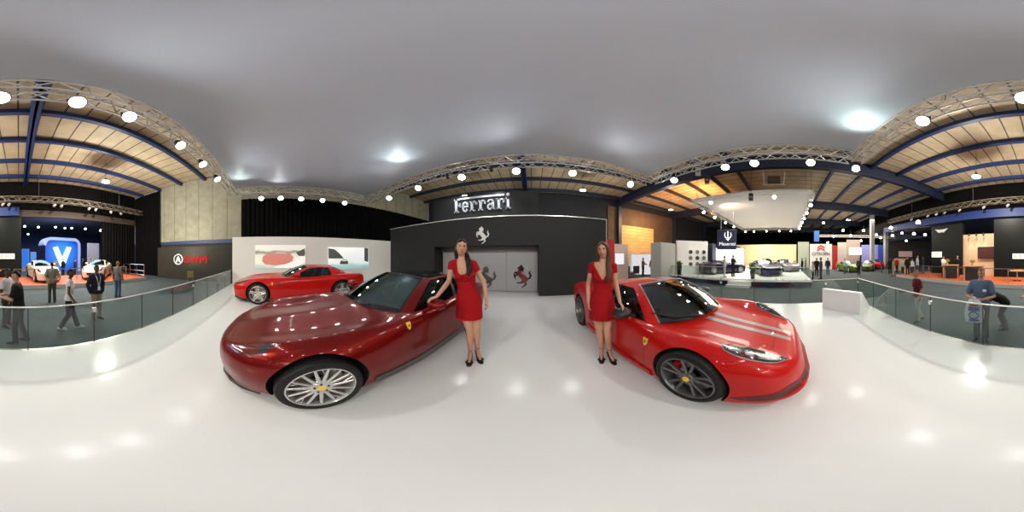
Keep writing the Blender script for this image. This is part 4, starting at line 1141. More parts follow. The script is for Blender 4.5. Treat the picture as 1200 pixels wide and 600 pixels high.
# roof, purlins, main beams
structure(MB().box((-13, -14.6, RZ), (56, 20, RZ+0.1)).build('ceiling', ROOFB), 'timber boarded roof of the hall', 'ceiling')
PURLIN = [-12.9, -10.4, -7.95, -5.65, -3.3, 3.6, 5.9, 8.2, 10.8, 13.4, 16.0]
for v in PURLIN:
    o = MB().box((-12.3, v-0.11, RZ-0.30), (54, v+0.11, RZ)).build('purlin_beam', BLUE if v < 0 else DBLUE)
    structure(o, 'steel purlin running across under the roof boards', 'beam')
for u, w, dp in ((-0.55, 0.18, 0.42), (10.0, 0.2, 1.0), (20.0, 0.2, 1.0), (30.0, 0.2, 1.0), (40.0, 0.2, 1.0)):
    m = MB().box((u-w, -14.3, RZ-dp), (u+w, 17, RZ-dp+0.06)).box((u-w, -14.3, RZ-0.06), (u+w, 17, RZ)).box((u-0.05, -14.3, RZ-dp), (u+0.05, 17, RZ))
    structure(m.build('roof_beam', BLUE if u < 0 else DBLUE), 'deep steel roof beam spanning the hall', 'beam')
for u in (10.0, 20.0, 30.0, 40.0):
    m = MB().box((u-0.2, 16.4, HALL), (u+0.2, 16.8, RZ)); structure(m.build('column', DBLUE), 'dark steel column at the hall wall', 'column')
for (px, d, w) in ((1022, 24, 0.55), (1038, 28, 0.6)):
    p = polar(px, d); structure(MB().box((p.x-w/2, p.y-w/2, HALL), (p.x+w/2, p.y+w/2, RZ-0.9), bevel=0.03).build('column', GREYP), 'grey roof column between the far stands', 'column')
# walls
structure(MB().box((-12.6, -14.5, 2.9), (-12.3, 20, RZ)).build('wall_left', CONC), 'upper wall of pale concrete panels', 'wall')
structure(MB().box((-12.6, -14.5, HALL), (-12.3, 20, 2.6)).build('wall_left_lower', OLIVE), 'dark lower hall wall', 'wall')
structure(MB().box((-12.62, -14.5, 2.6), (-12.22, 20, 2.9)).build('trim_1', BLUE), 'blue steel beam under the concrete panels', 'beam')
structure(MB().box((-12.6, 17.0, HALL), (54, 17.3, RZ)).build('wall_front', M_('navy_dark_wall', (0.012, 0.014, 0.022), 0.8)), 'dark wall at the end of the hall', 'wall')
structure(MB().box((8.6, 16.85, HALL), (19.9, 16.99, 7.6)).build('wall_front_brown', BROWNW), 'brown wall behind the roller door', 'wall')
d1 = structure(MB().box((10.4, 16.7, HALL), (15.6, 16.86, 5.35)).build('door_1', SHUT), 'tall orange-lit roller shutter door', 'door')
structure(MB().box((50, -32, HALL), (50.3, 20, RZ)).build('wall_right', BLACKC), 'dark far wall of the hall', 'wall')
structure(MB().box((-12.6, -14.6, 5.6), (54, -14.3, RZ)).build('wall_back', M_('header_dark', (0.006, 0.005, 0.005), 0.9, spec=0.1)), 'dark header wall above the opening to the next hall', 'wall')
structure(MB().box((0.0, -13.9, 5.0), (20, -13.5, 5.75)).build('trim_2', M_('blue_box_beam', (0.015, 0.04, 0.19), 0.5)), 'blue box beam above the dark stand', 'beam')
structure(MB().box((-12.6, -14.28, 5.0), (0, -13.9, 5.6)).build('trim_3', M_('brown_header', (0.06, 0.04, 0.03), 0.7)), 'brown header over the hall opening', 'beam')
# next hall
structure(MB().box((-20, -32, 6.3), (26, -14.6, 6.4)).build('ceiling_next_hall', VAULT), 'grey ceiling of the next hall', 'ceiling')
structure(MB().box((-20, -32.2, HALL), (50, -32, 6.4)).build('wall_next_hall', M_('far_blue_wall', (0.05, 0.07, 0.16), 0.8)), 'far wall of the next hall', 'wall')

# drapes
def drape(name, label, p0, p1, z0, z1, amp=0.05, pitch=0.35, mat=BLACKC):
    a, b = Vector((*p0, 0)), Vector((*p1, 0)); L = (b-a).length; d = (b-a)/L; n = Vector((-d.y, d.x, 0)); k = int(L/0.06)
    f = [(a+d*(L*i/k)+n*(amp*math.sin(2*PI*L*i/k/pitch)+amp*0.4*math.sin(2*PI*L*i/k/pitch*0.37+1))) for i in range(k+1)]
    bk = [p+n*0.01 for p in f]
    ring = f+bk[::-1]
    m = MB().loft([[Vector((p.x, p.y, z0)) for p in ring], [Vector((p.x, p.y, z1)) for p in ring]])
    o = m.build(name, mat, smooth=True); return tag(o, label, 'curtain')
drape('black_curtain', 'wide black drape hanging behind the white picture wall', (-12.1, -2.55), (-12.1, 16.8), HALL, 6.05)
drape('black_curtain', 'black drape in the hall corner beside the concrete panels', (-12.1, -10.3), (-12.1, -13.9), HALL, 8.3)
drape('black_curtain', 'black drape at the end of the railed orange platform', (-12.0, -14.0), (-7.7, -14.0), HALL, 8.3)
drape('black_curtain', 'black drape across the hall end above the dark grey stage wall', (-12, 16.6), (8.2, 16.6), HALL, 5.9)

# stage walls
W0, W1, WV, WT = -7.28, 3.09, 6.24, 3.14
m = MB()
m.box((W0, WV, 0), (-4.22, WV+0.9, WT)).box((0.30, WV, 0), (W1, WV+0.9, WT)).box((-4.22, WV, 1.985), (0.30, WV+0.9, WT)).box((-4.22, WV+0.86, 0), (0.30, WV+0.9, 1.985))
st = structure(m.build('wall_stage_dark', DARKW), 'charcoal stage wall with a recess for sliding doors', 'wall')
m = MB().box((W0-0.02, WV-0.02, WT), (W1+0.02, WV+0.92, WT+0.03)).box((W1, WV-0.02, 0), (W1+0.03, WV+0.92, WT+0.03))
structure(m.build('trim_4', EDGE), 'thin pale edging along the charcoal wall', 'trim')
structure(MB().box((-4.2, WV+0.62, 1.76), (0.29, WV+0.72, 1.98)).build('trim_5', M_('pelmet_bronze', (0.16, 0.13, 0.12), 0.35, metal=0.5)), 'bronze pelmet above the sliding doors', 'trim')
DOORM = M_('door_silver_laminate', (0.36, 0.36, 0.37), 0.38, metal=0.25)
for i, (a, b) in enumerate(((-4.18, -2.95), (-2.94, -1.07), (-1.06, 0.28))):
    o = MB().box((a, WV+0.72+0.02*(i % 2), 0.02), (b, WV+0.78+0.02*(i % 2), 1.76), bevel=0.004).build('door_%d' % (i+2), DOORM); structure(o, 'silver sliding door panel in the wall recess', 'door')
def emblem(label, mats, loc, h, thick=0.22):
    m = MB(); horse(m, Matrix.Scale(h, 4), thick, 12)
    o = rmesh = m.build('horse_emblem', mats, None, smooth=True, loc=loc); return tag(o, label, 'emblem')
def recess_at(px, py, v):
    a = bearing(px); d = v/math.cos(a); return Vector((d*math.sin(a), v, CAM_Z + d*math.tan(R((300-py)*0.3))))
p = recess_at(564.5, 285.5, WV-0.03); emblem('white rearing horse emblem high on the charcoal wall', M_('emblem_white', (0.8, 0.8, 0.8), 0.35), p, 0.70, 0.16)
p = recess_at(570, 337, WV+0.70); emblem('dark pewter rearing horse relief on the sliding door behind the woman', M_('emblem_pewter', (0.13, 0.125, 0.11), 0.3, metal=0.8), p, 0.99, 0.14)
e = emblem('dark red and chrome rearing horse relief on the sliding door', [M_('emblem_dark_red', (0.16, 0.012, 0.016), 0.2, coat=0.8), M_('emblem_gunmetal', (0.05, 0.05, 0.055), 0.18, metal=0.9)], recess_at(611, 337, WV+0.70), 0.99, 0.14)
for pl in e.data.polygons:
    c = pl.center/0.99
    if c.z > 0.78 or c.x > 0.27 or c.x < -0.17 or c.z < 0.16 or (c.x < -0.02 and c.z < 0.3): pl.material_index = 1

# black fascia box with the long letters
SV = 7.75
fx = thing('sign_fascia', 'black fascia box with tall silver letters above the charcoal wall', 'sign', (0, SV, 0))
MB().box((-5.3, 0, 2.6), (0.36, 1.2, 4.85)).build('fascia_box', M_('fascia_black', (0.006, 0.007, 0.009), 0.5), fx)
def glyph(ch, m, x, h, M):
    """slab letters out of strokes; returns the advance"""
    t = 0.20*h; xh = 0.72*h
    def st(x0, z0, x1, z1): m.box((x+x0*h, -0.10, z0*h), (x+x1*h, 0.0, z1*h))
    def arc(cx, cz, rx, rz, a0, a1, w):
        n = 18; P = []
        for q in np.linspace(R(a0), R(a1), n): P.append((x+(cx+rx*math.cos(q))*h, (cz+rz*math.sin(q))*h))
        for q in np.linspace(R(a1), R(a0), n): P.append((x+(cx+(rx-w*(0.55+0.45*abs(math.cos(q))))*math.cos(q))*h, (cz+(rz-w*(0.55+0.45*abs(math.cos(q))))*math.sin(q))*h))
        for i in range(n-1): m.prism([P[i], P[i+1], P[2*n-2-i], P[2*n-1-i]], -0.10, 0.0)
    if ch == 'F':
        st(0.08, 0, 0.28, 1); st(0, 0, 0.40, 0.10); st(0, 0.88, 3.95, 1.0); st(0.28, 0.46, 0.50, 0.57); st(0.44, 0.38, 0.54, 0.66); return 0.68
    if ch == 'e':
        arc(0.27, 0.36, 0.27, 0.36, 20, 325, 0.17); st(0.10, 0.32, 0.53, 0.42); return 0.66
    if ch == 'r':
        st(0.07, 0, 0.25, 0.72); st(0, 0, 0.36, 0.09); st(0, 0.63, 0.25, 0.72); arc(0.36, 0.48, 0.20, 0.24, 20, 165, 0.13); st(0.44, 0.44, 0.57, 0.62); return 0.68
    if ch == 'a':
        arc(0.22, 0.22, 0.22, 0.22, 0, 360, 0.13); st(0.34, 0, 0.52, 0.55); arc(0.27, 0.48, 0.25, 0.24, 0, 165, 0.13); st(0.34, 0, 0.60, 0.09); return 0.72
    if ch == 'i':
        st(0.07, 0, 0.25, 0.72); st(0, 0, 0.34, 0.09); st(0, 0.63, 0.25, 0.72); arc(0.16, 0.97, 0.11, 0.11, 0, 360, 0.11); return 0.42
p0 = recess_at(533, 249, SV-0.02); p1 = recess_at(598.5, 245.5, SV-0.02); hh = 0.80
x = p0.x; adv = {'F': .68, 'e': .66, 'r': .68, 'a': .72, 'i': .34}
tot = sum(adv[c] for c in 'Ferrari'); sc_ = (p1.x-p0.x)/(tot*hh)
zb = (p0.z+p1.z)/2 - 0.02
for ch in 'Ferrari':
    m = MB(); w = glyph(ch, m, 0, hh, None)
    m.v = [(a*sc_+x, b-0.01, c+zb) for a, b, c in m.v]
    m.build('letter', PLATE, fx); x += adv[ch]*hh*sc_

# white picture wall and its pictures
structure(MB().box((-8.98, -2.36, 0), (-8.80, 12.0, 2.62)).build('wall_stage_white', WHITEW), 'white stage wall with two backlit pictures', 'wall')
def pic_mat(name, bands, sun, seed):
    """blurred scene print: bands of colour by height with a soft noise edge"""
    m = bpy.data.materials.new(name); m.use_nodes = True; nt = m.node_tree; b = nt.nodes['Principled BSDF']
    tc = nt.nodes.new('ShaderNodeTexCoord'); sp = nt.nodes.new('ShaderNodeSeparateXYZ'); nt.links.new(tc.outputs['Generated'], sp.inputs[0])
    n = nt.nodes.new('ShaderNodeTexNoise'); n.inputs['Scale'].default_value = 3; n.noise_dimensions = '4D'; n.inputs['W'].default_value = seed; nt.links.new(tc.outputs['Generated'], n.inputs['Vector'])
    a = nt.nodes.new('ShaderNodeMath'); a.operation = 'MULTIPLY_ADD'; a.inputs[1].default_value = 0.35; nt.links.new(n.outputs['Fac'], a.inputs[0]); nt.links.new(sp.outputs[2], a.inputs[2])
    r = nt.nodes.new('ShaderNodeValToRGB'); e = r.color_ramp.elements
    for i, (p, c) in enumerate(bands):
        el = e[i] if i < 2 else e.new(p); el.position = p; el.color = (*c, 1)
    nt.links.new(a.outputs[0], r.inputs[0]); nt.links.new(r.outputs[0], b.inputs['Base Color']); nt.links.new(r.outputs[0], b.inputs['Emission Color'])
    b.inputs['Emission Strength'].default_value = sun; b.inputs['Roughness'].default_value = 0.4
    return m
def picture(label, v0, v1, z0, z1, mat, blob):
    t = thing('backlit_picture', label, 'picture', (-8.80, 0, 0))
    MB().box((0, v0, z0), (0.035, v1, z1), bevel=0.006).build('print_panel', mat, t)
    blob(t)
PIC1 = pic_mat('picture_landscape', [(0.0, (0.30, 0.42, 0.42)), (0.38, (0.62, 0.66, 0.62)), (0.5, (0.85, 0.82, 0.55)), (0.72, (0.75, 0.75, 0.66)), (0.88, (0.22, 0.23, 0.18)), (1.05, (0.8, 0.8, 0.72))], 0.42, 1)
PIC2 = pic_mat('picture_street', [(0.0, (0.20, 0.40, 0.42)), (0.36, (0.40, 0.62, 0.62)), (0.48, (0.85, 0.92, 0.92)), (0.9, (0.92, 0.95, 0.95))], 0.5, 4)
PRED = principled('print_red', (0.66, 0.24, 0.19), 0.4, emit=(0.66, 0.24, 0.19), es=0.3); PDARK = principled('print_dark', (0.12, 0.14, 0.13), 0.4); PGREY = principled('print_grey', (0.5, 0.55, 0.56), 0.4, emit=(0.5,0.55,0.56), es=0.2); PWH = principled('print_white', (0.9, 0.9, 0.88), 0.4, emit=(1,1,1), es=0.4)
def at_wall(px, py):
    a = bearing(px); d = -8.76/math.sin(a); return d*math.cos(a), CAM_Z + d*math.tan(R((300-py)*0.3))
def poly_on(t, name, pts, mat, dx):
    pl = [at_wall(*p) for p in pts]; MB().prism(pl, dx, dx+0.004, 'yz').build(name, mat, t)
va, zt = at_wall(299, 287.5); vb, zb_ = at_wall(358, 315)
def blob1(t):
    poly_on(t, 'printed_car', [(307, 306), (308, 300.5), (314, 297.5), (320, 297), (325, 294.2), (333, 294), (340, 297), (344, 301), (343, 306), (335, 309.5), (322, 311), (311, 310)], PRED, 0.036)
    poly_on(t, 'printed_window', [(322, 297.4), (326, 295), (333, 295), (337, 297.6)], PGREY, 0.042)
    poly_on(t, 'printed_road', [(320, 313.5), (340, 308), (352, 300), (357, 302), (357, 308), (345, 314)], PWH, 0.036)
    poly_on(t, 'printed_trees', [(347, 296), (357, 291), (357, 300), (350, 300)], PDARK, 0.036)
picture('backlit picture of a red car on a road, above the parked red coupe', va, vb, 1.57-9*math.tan(R(4.4)), zt, PIC1, blob1)
vc, zt2 = at_wall(385, 289.5); vd, zb2 = at_wall(432, 315)
def blob2(t):
    poly_on(t, 'printed_building', [(385, 303), (385, 291), (392, 292), (398, 297), (403, 303)], PDARK, 0.036)
    poly_on(t, 'printed_building', [(427, 306), (427, 290.5), (431.5, 291), (431.5, 307)], PDARK, 0.036)
    poly_on(t, 'printed_car', [(398, 309.5), (399, 306), (402, 304), (406, 304), (408, 306.5), (408, 309.5)], PDARK, 0.036)
    poly_on(t, 'printed_window', [(400, 306), (402.5, 304.6), (405.5, 304.6), (406.5, 306)], PWH, 0.042)
picture('backlit picture of a street with pale sky, nearer the charcoal wall', vc, vd, 1.57-9.9*math.tan(R(4.5)), zt2, PIC2, blob2)

# canopy: a stretched fabric ceiling inside the truss rectangle
CU0, CU1, CV0, CV1, CZ = -9.75, 5.45, -2.35, 6.2, 6.05
nx, ny = 60, 40; m = MB(); vs = []
for k, dz in ((0, 0.0), (1, 0.012)):
    for i in range(nx+1):
        for j in range(ny+1):
            a, b = i/nx, j/ny
            sag = 0.05*math.sin(PI*a)*math.sin(PI*b) + 0.006*math.sin(9*a+4*b)*math.sin(PI*a)*math.sin(PI*b)
            vs.append((CU0+(CU1-CU0)*a, CV0+(CV1-CV0)*b, CZ - sag + dz))
Kc = (nx+1)*(ny+1); fs = []
for i in range(nx):
    for j in range(ny):
        q = (i*(ny+1)+j, (i+1)*(ny+1)+j, (i+1)*(ny+1)+j+1, i*(ny+1)+j+1); fs += [q, tuple(Kc+x for x in q[::-1])]
o = m.add(vs, fs).build('stretch_canopy', CANOPYM, smooth=True, fix=False)
tag(o, 'large pale grey stretched fabric canopy over the whole stage', 'canopy')

def truss(label, a, b, w=0.42, name='lighting_truss', mat=ALU, r=0.03, hang=None):
    """box truss: four chord tubes and zig-zag lacing"""
    a, b = Vector(a), Vector(b); L = (b-a).length; d = (b-a)/L; n = Vector((-d.y, d.x, 0)); z = Vector((0,0,1)); h = w/2
    t = thing(name, label, 'truss', a)
    for i, j in ((-1,-1), (1,-1), (1,1), (-1,1)):
        MB().tube([n*h*i+z*h*j, d*L+n*h*i+z*h*j], r, 8).build('chord_tube', mat, t, smooth=True)
    k = max(2, int(L/(w*1.05))); m = MB()
    for q in range(k):
        for (i, j), (i2, j2) in (((-1,-1), (1,-1)), ((1,-1), (1,1)), ((1,1), (-1,1)), ((-1,1), (-1,-1))):
            if q % 2: i, j, i2, j2 = i2, j2, i, j
            m.tube([d*(L*q/k)+n*h*i+z*h*j, d*(L*(q+1)/k)+n*h*i2+z*h*j2], r*0.6, 5)
    m.build('lattice_bracing', mat, t)
    if hang:
        for f in hang:
            MB().tube([d*L*f+z*h, d*L*f+z*(hang[f]-a.z)], 0.012, 6).build('suspension_cable', GREY, t)
    return t
TZ = 5.82
tv0, tv1, tu0, tu1 = CV0-0.25, CV1+0.25, CU0-0.25, CU1+0.25
for lab, a, b, hf in (('aluminium box truss along the canopy edge over the glass fence', (tu0, tv0, TZ), (tu1, tv0, TZ), (0.25, 0.75)),
                  ('aluminium box truss along the canopy edge over the charcoal wall', (tu0, tv1, TZ), (tu1, tv1, TZ), (0.25, 0.75)),
                  ('aluminium box truss along the canopy edge over the white picture wall', (tu0, tv0+0.25, TZ), (tu0, tv1-0.25, TZ), ()),
                  ('aluminium box truss along the canopy edge over the low white wedge plinth', (tu1, tv0+0.25, TZ), (tu1, tv1-0.25, TZ), ())):
    t = truss(lab, a, b, hang={f: RZ-0.02 for f in hf} if hf else None)

# lit stage spotlights under the truss
def spot_fixture(name, label, loc, aim, r=0.15, lens=LENS, body=BLACK, cat='spotlight', yoke=True, group=None, drop=0.3):
    t = thing(name, label, cat, loc, 0, group)
    d = (Vector(aim)-Vector(loc)).normalized(); q = d.to_track_quat('Z', 'Y').to_matrix().to_4x4()
    m = MB(); m.lathe([(0.0, -0.30), (r*0.55, -0.29), (r*0.75, -0.22), (r*0.8, -0.12), (r*1.05, -0.02), (r*1.12, 0.0), (r*1.02, 0.004), (r*0.98, -0.015), (0.0, -0.02)], 24)
    m.v = [tuple(q @ Vector(p)) for p in m.v]; m.build('lamp_housing', body, t, smooth=True)
    m = MB(); m.lathe([(0, -0.012), (r*0.97, -0.012), (r*0.97, -0.006), (0, 0.012)], 24); m.v = [tuple(q @ Vector(p)) for p in m.v]; m.build('lens', lens, t, smooth=True)
    if yoke:
        s = (q @ Vector((1,0,0))); s.z = 0; s.normalize(); c = q @ Vector((0,0,-0.12)); m = MB()
        m.tube([c+s*r*1.05, c+s*r*1.05+Vector((0,0,drop*0.6)), c+Vector((0,0,drop*0.85)), c-s*r*1.05+Vector((0,0,drop*0.6)), c-s*r*1.05], 0.014, 6)
        m.tube([c+Vector((0,0,drop*0.85)), c+Vector((0,0,drop))], 0.022, 6)
        m.build('yoke', body, t, smooth=True)
    return t
ORD = ['first', 'second', 'third', 'fourth', 'fifth', 'sixth', 'seventh', 'eighth', 'ninth', 'tenth', 'eleventh', 'twelfth', 'thirteenth', 'fourteenth', 'fifteenth', 'sixteenth']
SPOT_E = 45
def stage_row(pxs, axis, val, where, start):
    for i, px in enumerate(pxs):
        a = bearing(px)
        if axis == 'v': d = val/math.cos(a)
        else: d = val/math.sin(a)
        u, v = d*math.sin(a), d*math.cos(a)
        loc = (u, v, 5.25); c = Vector((-1.6, 1.8, 0))
        aim = Vector((u, v, 0))*0.60 + c*0.2 + Vector((0, 0, 0.2))
        if val == -2.5: aim = Vector((u*0.95, 0.9, 0.0))
        if val == 6.4: aim = Vector((u*0.62-0.1, 2.9, 0.0))
        if px == 739: aim = Vector((4.0, -1.8, 0.3))
        spot_fixture('stage_spotlight', 'lit spotlight on the truss over %s, %s counted from %s' % (where, ORD[i], start), loc, aim, 0.155, drop=0.10)
        dd = (aim-Vector(loc)).normalized()
        lamp('SPOT', Vector(loc)+dd*0.05, SPOT_E*(2.0 if px == 739 else (1.3 if val == 6.4 else 1.0)), (0.98, 1.0, 1.0), 0.14, aim, 92 if val == -2.5 else 88, 0.75, name='spot_light')
stage_row([0.5, 91, 152, 212, 238, 255], 'v', -2.5, 'the glass fence', 'the middle')
stage_row([1081], 'v', -2.5, 'the fence by the plinth', 'the corner')
stage_row([306, 329, 353, 378, 404], 'u', -9.95, 'the picture wall', 'the concrete panels')
stage_row([456, 490, 541, 605, 671, 739], 'v', 6.4, 'the charcoal wall', 'the picture wall')
stage_row([790, 850, 884, 950, 1003], 'u', 5.65, 'the wedge plinth', 'the charcoal wall')

# glass fence: two runs
def fence(label, a, b, n):
    a, b = Vector((*a, 0)), Vector((*b, 0)); d = (b-a).normalized(); L = (b-a).length/n; nrm = Vector((-d.y, d.x, 0))
    t = thing('glass_fence', label, 'fence', a, 0)
    for i in range(n):
        p, q = d*(L*i+0.008), d*(L*(i+1)-0.008)
        m = MB(); r_ = [p-nrm*0.005, q-nrm*0.005, q+nrm*0.005, p+nrm*0.005]
        m.loft([[Vector((x.x, x.y, z)) for x in r_] for z in (-0.12, 0.765)]); m.build('glass_panel', RUG, t)
        c = (p+q)/2
    for i in range(n+1):
        p = d*(L*i); m = MB(); m.box((p.x-0.007, p.y-0.007, -0.12), (p.x+0.007, p.y+0.007, 0.765)); m.build('glass_joint', M_('joint_black', (0.02, 0.02, 0.02), 0.5), t)
        m = MB().box((p.x-0.03, p.y-0.03, 0.60), (p.x+0.03, p.y+0.03, 0.68), bevel=0.006); m.build('panel_clamp', EDGE, t) if i % 3 == 1 else None
    m = MB(); m.tube([Vector((0,0,0.775)), d*(L*n)+Vector((0,0,0.775))], 0.014, 8); m.build('top_rail', EDGE, t, smooth=True)
    return t
fence('long glass fence along the open back edge of the white stage', (-8.75, -2.44), (5.25, -2.44), 13)
fence('short glass fence along the stage edge beside the white wedge plinth', (5.25, -2.44), (5.25, 4.6), 6)
structure(MB().box((-8.8, -2.50, HALL+0.002), (5.31, -2.425, -0.03)).build('trim_6', EDGE), 'pale rim of the raised stage', 'trim')

# wedge plinth and info stands
a, b = on_plane(963.6, 360.4, 0), on_plane(1008.2, 368.4, 0); dr = (b-a).normalized(); nr = Vector((-dr.y, dr.x, 0))
if nr.dot(a) < 0: nr = -nr
dp = 0.75; h = 0.60
m = MB(); m.loft([[a, a+Vector((0,0,h)), a+nr*0.12+Vector((0,0,h)), a+nr*dp+Vector((0,0,0.0))], [b, b+Vector((0,0,h)), b+nr*0.12+Vector((0,0,h)), b+nr*dp]])
bk = bake(m, 'wedge_plinth', [('BEVEL', dict(width=0.008, segments=2))], [WHITEP], smooth=False)
tag(link('wedge_plinth', bk), 'low white wedge-shaped plinth at the stage corner', 'plinth')
def info(label, px, d, z, yaw, base):
    p = polar(px, d); t = thing('info_stand', label, 'sign', (p.x, p.y, base), yaw)
    m = MB(); m.box((-0.22, -0.16, -0.012), (0.22, 0.16, 0.012), bevel=0.005, M=Matrix.Translation((0, 0, z-base)) @ Matrix.Rotation(R(50), 4, 'X')); m.build('info_panel', BLACK, t)
    MB().tube([(0, 0.03, 0.01), (0, 0.03, z-base-0.02)], 0.02, 8).build('stand_post', GREY, t)
    MB().lathe([(0, 0), (0.13, 0), (0.13, 0.015), (0, 0.02)], 20).build('stand_base', GREY, t)
info('black tilted information board outside the glass near the red coupe', 258, 8.9, 0.30, R(-70), HALL)
info('black tilted information board outside the glass near the wedge plinth', 1037, 4.9, 0.42, R(140), HALL)
# ================================================================ the hall around the stage
# unlit lanterns on the far truss
BV = -12.6
truss('long brown-grey truss with small white lanterns across the hall end', (-11.8, BV, 6.15), (17.5, BV, 6.15), 0.4, mat=M_('truss_bronze', (0.30, 0.25, 0.18), 0.5, metal=0.5), hang={f: RZ-0.02 for f in (0.1, 0.35, 0.6, 0.85)})
WHITEL = M_('lantern_white', (0.75, 0.74, 0.70), 0.4)
proto = None
for i, px in enumerate([1067, 1086, 1096, 1106, 1123, 1152, 1180, 2, 10, 63, 72, 104, 112, 130, 142]):
    a = bearing(px); d = BV/math.cos(a); loc = (d*math.sin(a), BV, 5.66)
    if proto is None:
        proto = spot_fixture('hanging_spotlight', '', loc, (loc[0]+0.4, BV+0.8, 5.0), 0.10, lens=M_('lantern_glass', (0.5, 0.5, 0.5), 0.1), body=WHITEL, drop=0.13); o = proto
    else: o = dup(proto, loc, rz=random.uniform(-0.7, 0.7))
    o['label'] = 'small unlit white lantern under the far truss, %s from the column end' % ORD[i]
# high-bay pendants
proto = None
for lab, px, py, d in (('green-tinted high-bay lamp hanging behind the stage over the white cars', 124, 213, 10.6), ('high-bay lamp hanging beyond the charcoal wall, above its plain half', 683, 223, 12.2), ('high-bay lamp hanging above the silver letters', 545, 230, 11.4), ('green-tinted high-bay lamp hanging above the dark stand with wings', 1144, 207, 9.2), ('high-bay lamp under the orange-lit roof bay', 786, 246, 17.0), ('high-bay lamp in the far bay beside the grey columns', 994, 258, 18.0)):
    z = CAM_Z + d*math.tan(R((300-py)*0.3)); p = polar(px, d, z)
    if proto is None:
        proto = o = thing('high_bay_lamp', lab, 'lamp', p)
        MB().lathe([(0.05, 0.30), (0.09, 0.28), (0.10, 0.18), (0.24, 0.02), (0.25, 0.0), (0.235, 0.0), (0.09, 0.15), (0.0, 0.16)], 24).build('lamp_shade', GREY, o, smooth=True)
        MB().lathe([(0, 0.005), (0.215, 0.005), (0.215, 0.02), (0, 0.03)], 24).build('lamp_bulb', COOLL, o, smooth=True)
        MB().tube([(0, 0, 0.28), (0, 0, RZ-p.z)], 0.015, 6).build('suspension_cord', BLACK, o)
    else:
        o = dup(proto, p, label=lab)
        for c in o.children:
            if c.name.startswith('suspension'): c.scale = (1, 1, 1); c.location.z = 0
    lamp('POINT', p - Vector((0, 0, 0.12)), 1600 if px in (124, 1144) else 480, (1.0, 0.97, 0.86), 0.2, name='high_bay_light')

# --- orange platform with two pale cars
PT = HALL+0.26
pl = MB(); pl.box((-9.4, -13.9, HALL+0.001), (12.0, -9.54, PT), bevel=0.01); o = pl.build('display_platform', ORANGE); tag(o, 'long low orange display platform at the hall end', 'platform')
o = MB().box((-9.42, -9.535, HALL+0.02), (12.02, -9.50, PT+0.004)).build('platform_edge', M_('platform_edge_pale', (0.5, 0.5, 0.48), 0.4)); tag(o, 'pale metal edging strip of the orange platform', 'edging')
def railing(label, a, b, n, z0, h=1.0, rails=(1.0, 0.55), mat=CHROME):
    a, b = Vector((*a, z0)), Vector((*b, z0)); t = thing('railing', label, 'railing', a); d = b-a
    for i in range(n+1): MB().tube([d*(i/n), d*(i/n)+Vector((0,0,h))], 0.025, 8).build('railing_post', mat, t, smooth=True)
    for f in rails: MB().tube([Vector((0,0,h*f)), d+Vector((0,0,h*f))], 0.022, 8).build('handrail', mat, t, smooth=True)
railing('chrome railing along the platform in front of the two pale cars', (-7.4, -9.6), (0.3, -9.6), 4, PT, 0.95, (1.0,))
railing('chrome railing closing the platform end beside the black drape', (-9.35, -9.7), (-9.35, -13.4), 4, PT, 1.0, (1.0, 0.5, 0.15))
railing('chrome railing along the platform in front of the winged stand', (0.6, -9.6), (9.6, -9.6), 6, PT, 0.95, (1.0,))

def recolour(root, table):
    for c in root.children_recursive:
        if c.type != 'MESH': continue
        for i, sl in enumerate(c.material_slots):
            mt = sl.material
            if mt and mt.name in table:
                sl.link = 'OBJECT'; sl.material = table[mt.name]
def car_copy(src, label, p, rz, col, scale=(1, 1, 1), metal=0.3):
    o = dup(src, p, rz, label, scale=scale); pm = paint('paint_%d' % len(MATS), col, metal=metal)
    recolour(o, {RED.name: pm, DRED.name: pm, TAIL.name: TAIL}); return o
TALL = (0.92, 0.98, 1.12)
car_copy(red_gt, 'pale cream car on the orange platform, behind the man in the olive shirt', polar(55, 11.05, PT), facing(*polar(55, 11.05).xy)+0.30, (0.80, 0.74, 0.62), TALL)
car_copy(red_gt, 'pale cream car on the orange platform, nearer the black drape', polar(110, 12.2, PT), facing(*polar(110, 12.2).xy)-0.25, (0.80, 0.74, 0.62), TALL)

# blue display arch with the bright letter, behind in the next hall
t = thing('display_arch', 'blue display arch with a glowing white letter V', 'display', (-5.3, -19.6, HALL))
def rrect(w, h, r, n=8):
    P = []
    for cx, cz, a0 in ((w/2-r, h-r, 0), (-w/2+r, h-r, 90)):
        for q in np.linspace(R(a0), R(a0+90), n): P.append((cx+r*math.cos(q), cz+r*math.sin(q)))
    return P + [(-w/2, 0), (w/2, 0)]
BLUEG = bpy.data.materials.new('arch_blue_screen'); BLUEG.use_nodes = True
nt = BLUEG.node_tree; b_ = nt.nodes['Principled BSDF']; tc = nt.nodes.new('ShaderNodeTexCoord'); gr = nt.nodes.new('ShaderNodeTexGradient'); gr.gradient_type = 'SPHERICAL'
mp = nt.nodes.new('ShaderNodeMapping'); mp.inputs['Location'].default_value = (0, 0, -0.95); mp.inputs['Scale'].default_value = (0.42, 0.3, 0.42)
nt.links.new(tc.outputs['Object'], mp.inputs[0]); nt.links.new(mp.outputs[0], gr.inputs[0]); rp_ = nt.nodes.new('ShaderNodeValToRGB')
rp_.color_ramp.elements[0].color = (0.004, 0.03, 0.30, 1); rp_.color_ramp.elements[1].color = (0.03, 0.35, 1.0, 1); nt.links.new(gr.outputs[0], rp_.inputs[0])
nt.links.new(rp_.outputs[0], b_.inputs['Emission Color']); b_.inputs['Emission Strength'].default_value = 1.1; b_.inputs['Base Color'].default_value = (0.01, 0.05, 0.3, 1)
MB().prism(rrect(4.5, 3.9, 0.7), 0.0, 0.1).build('arch_screen', BLUEG, t)
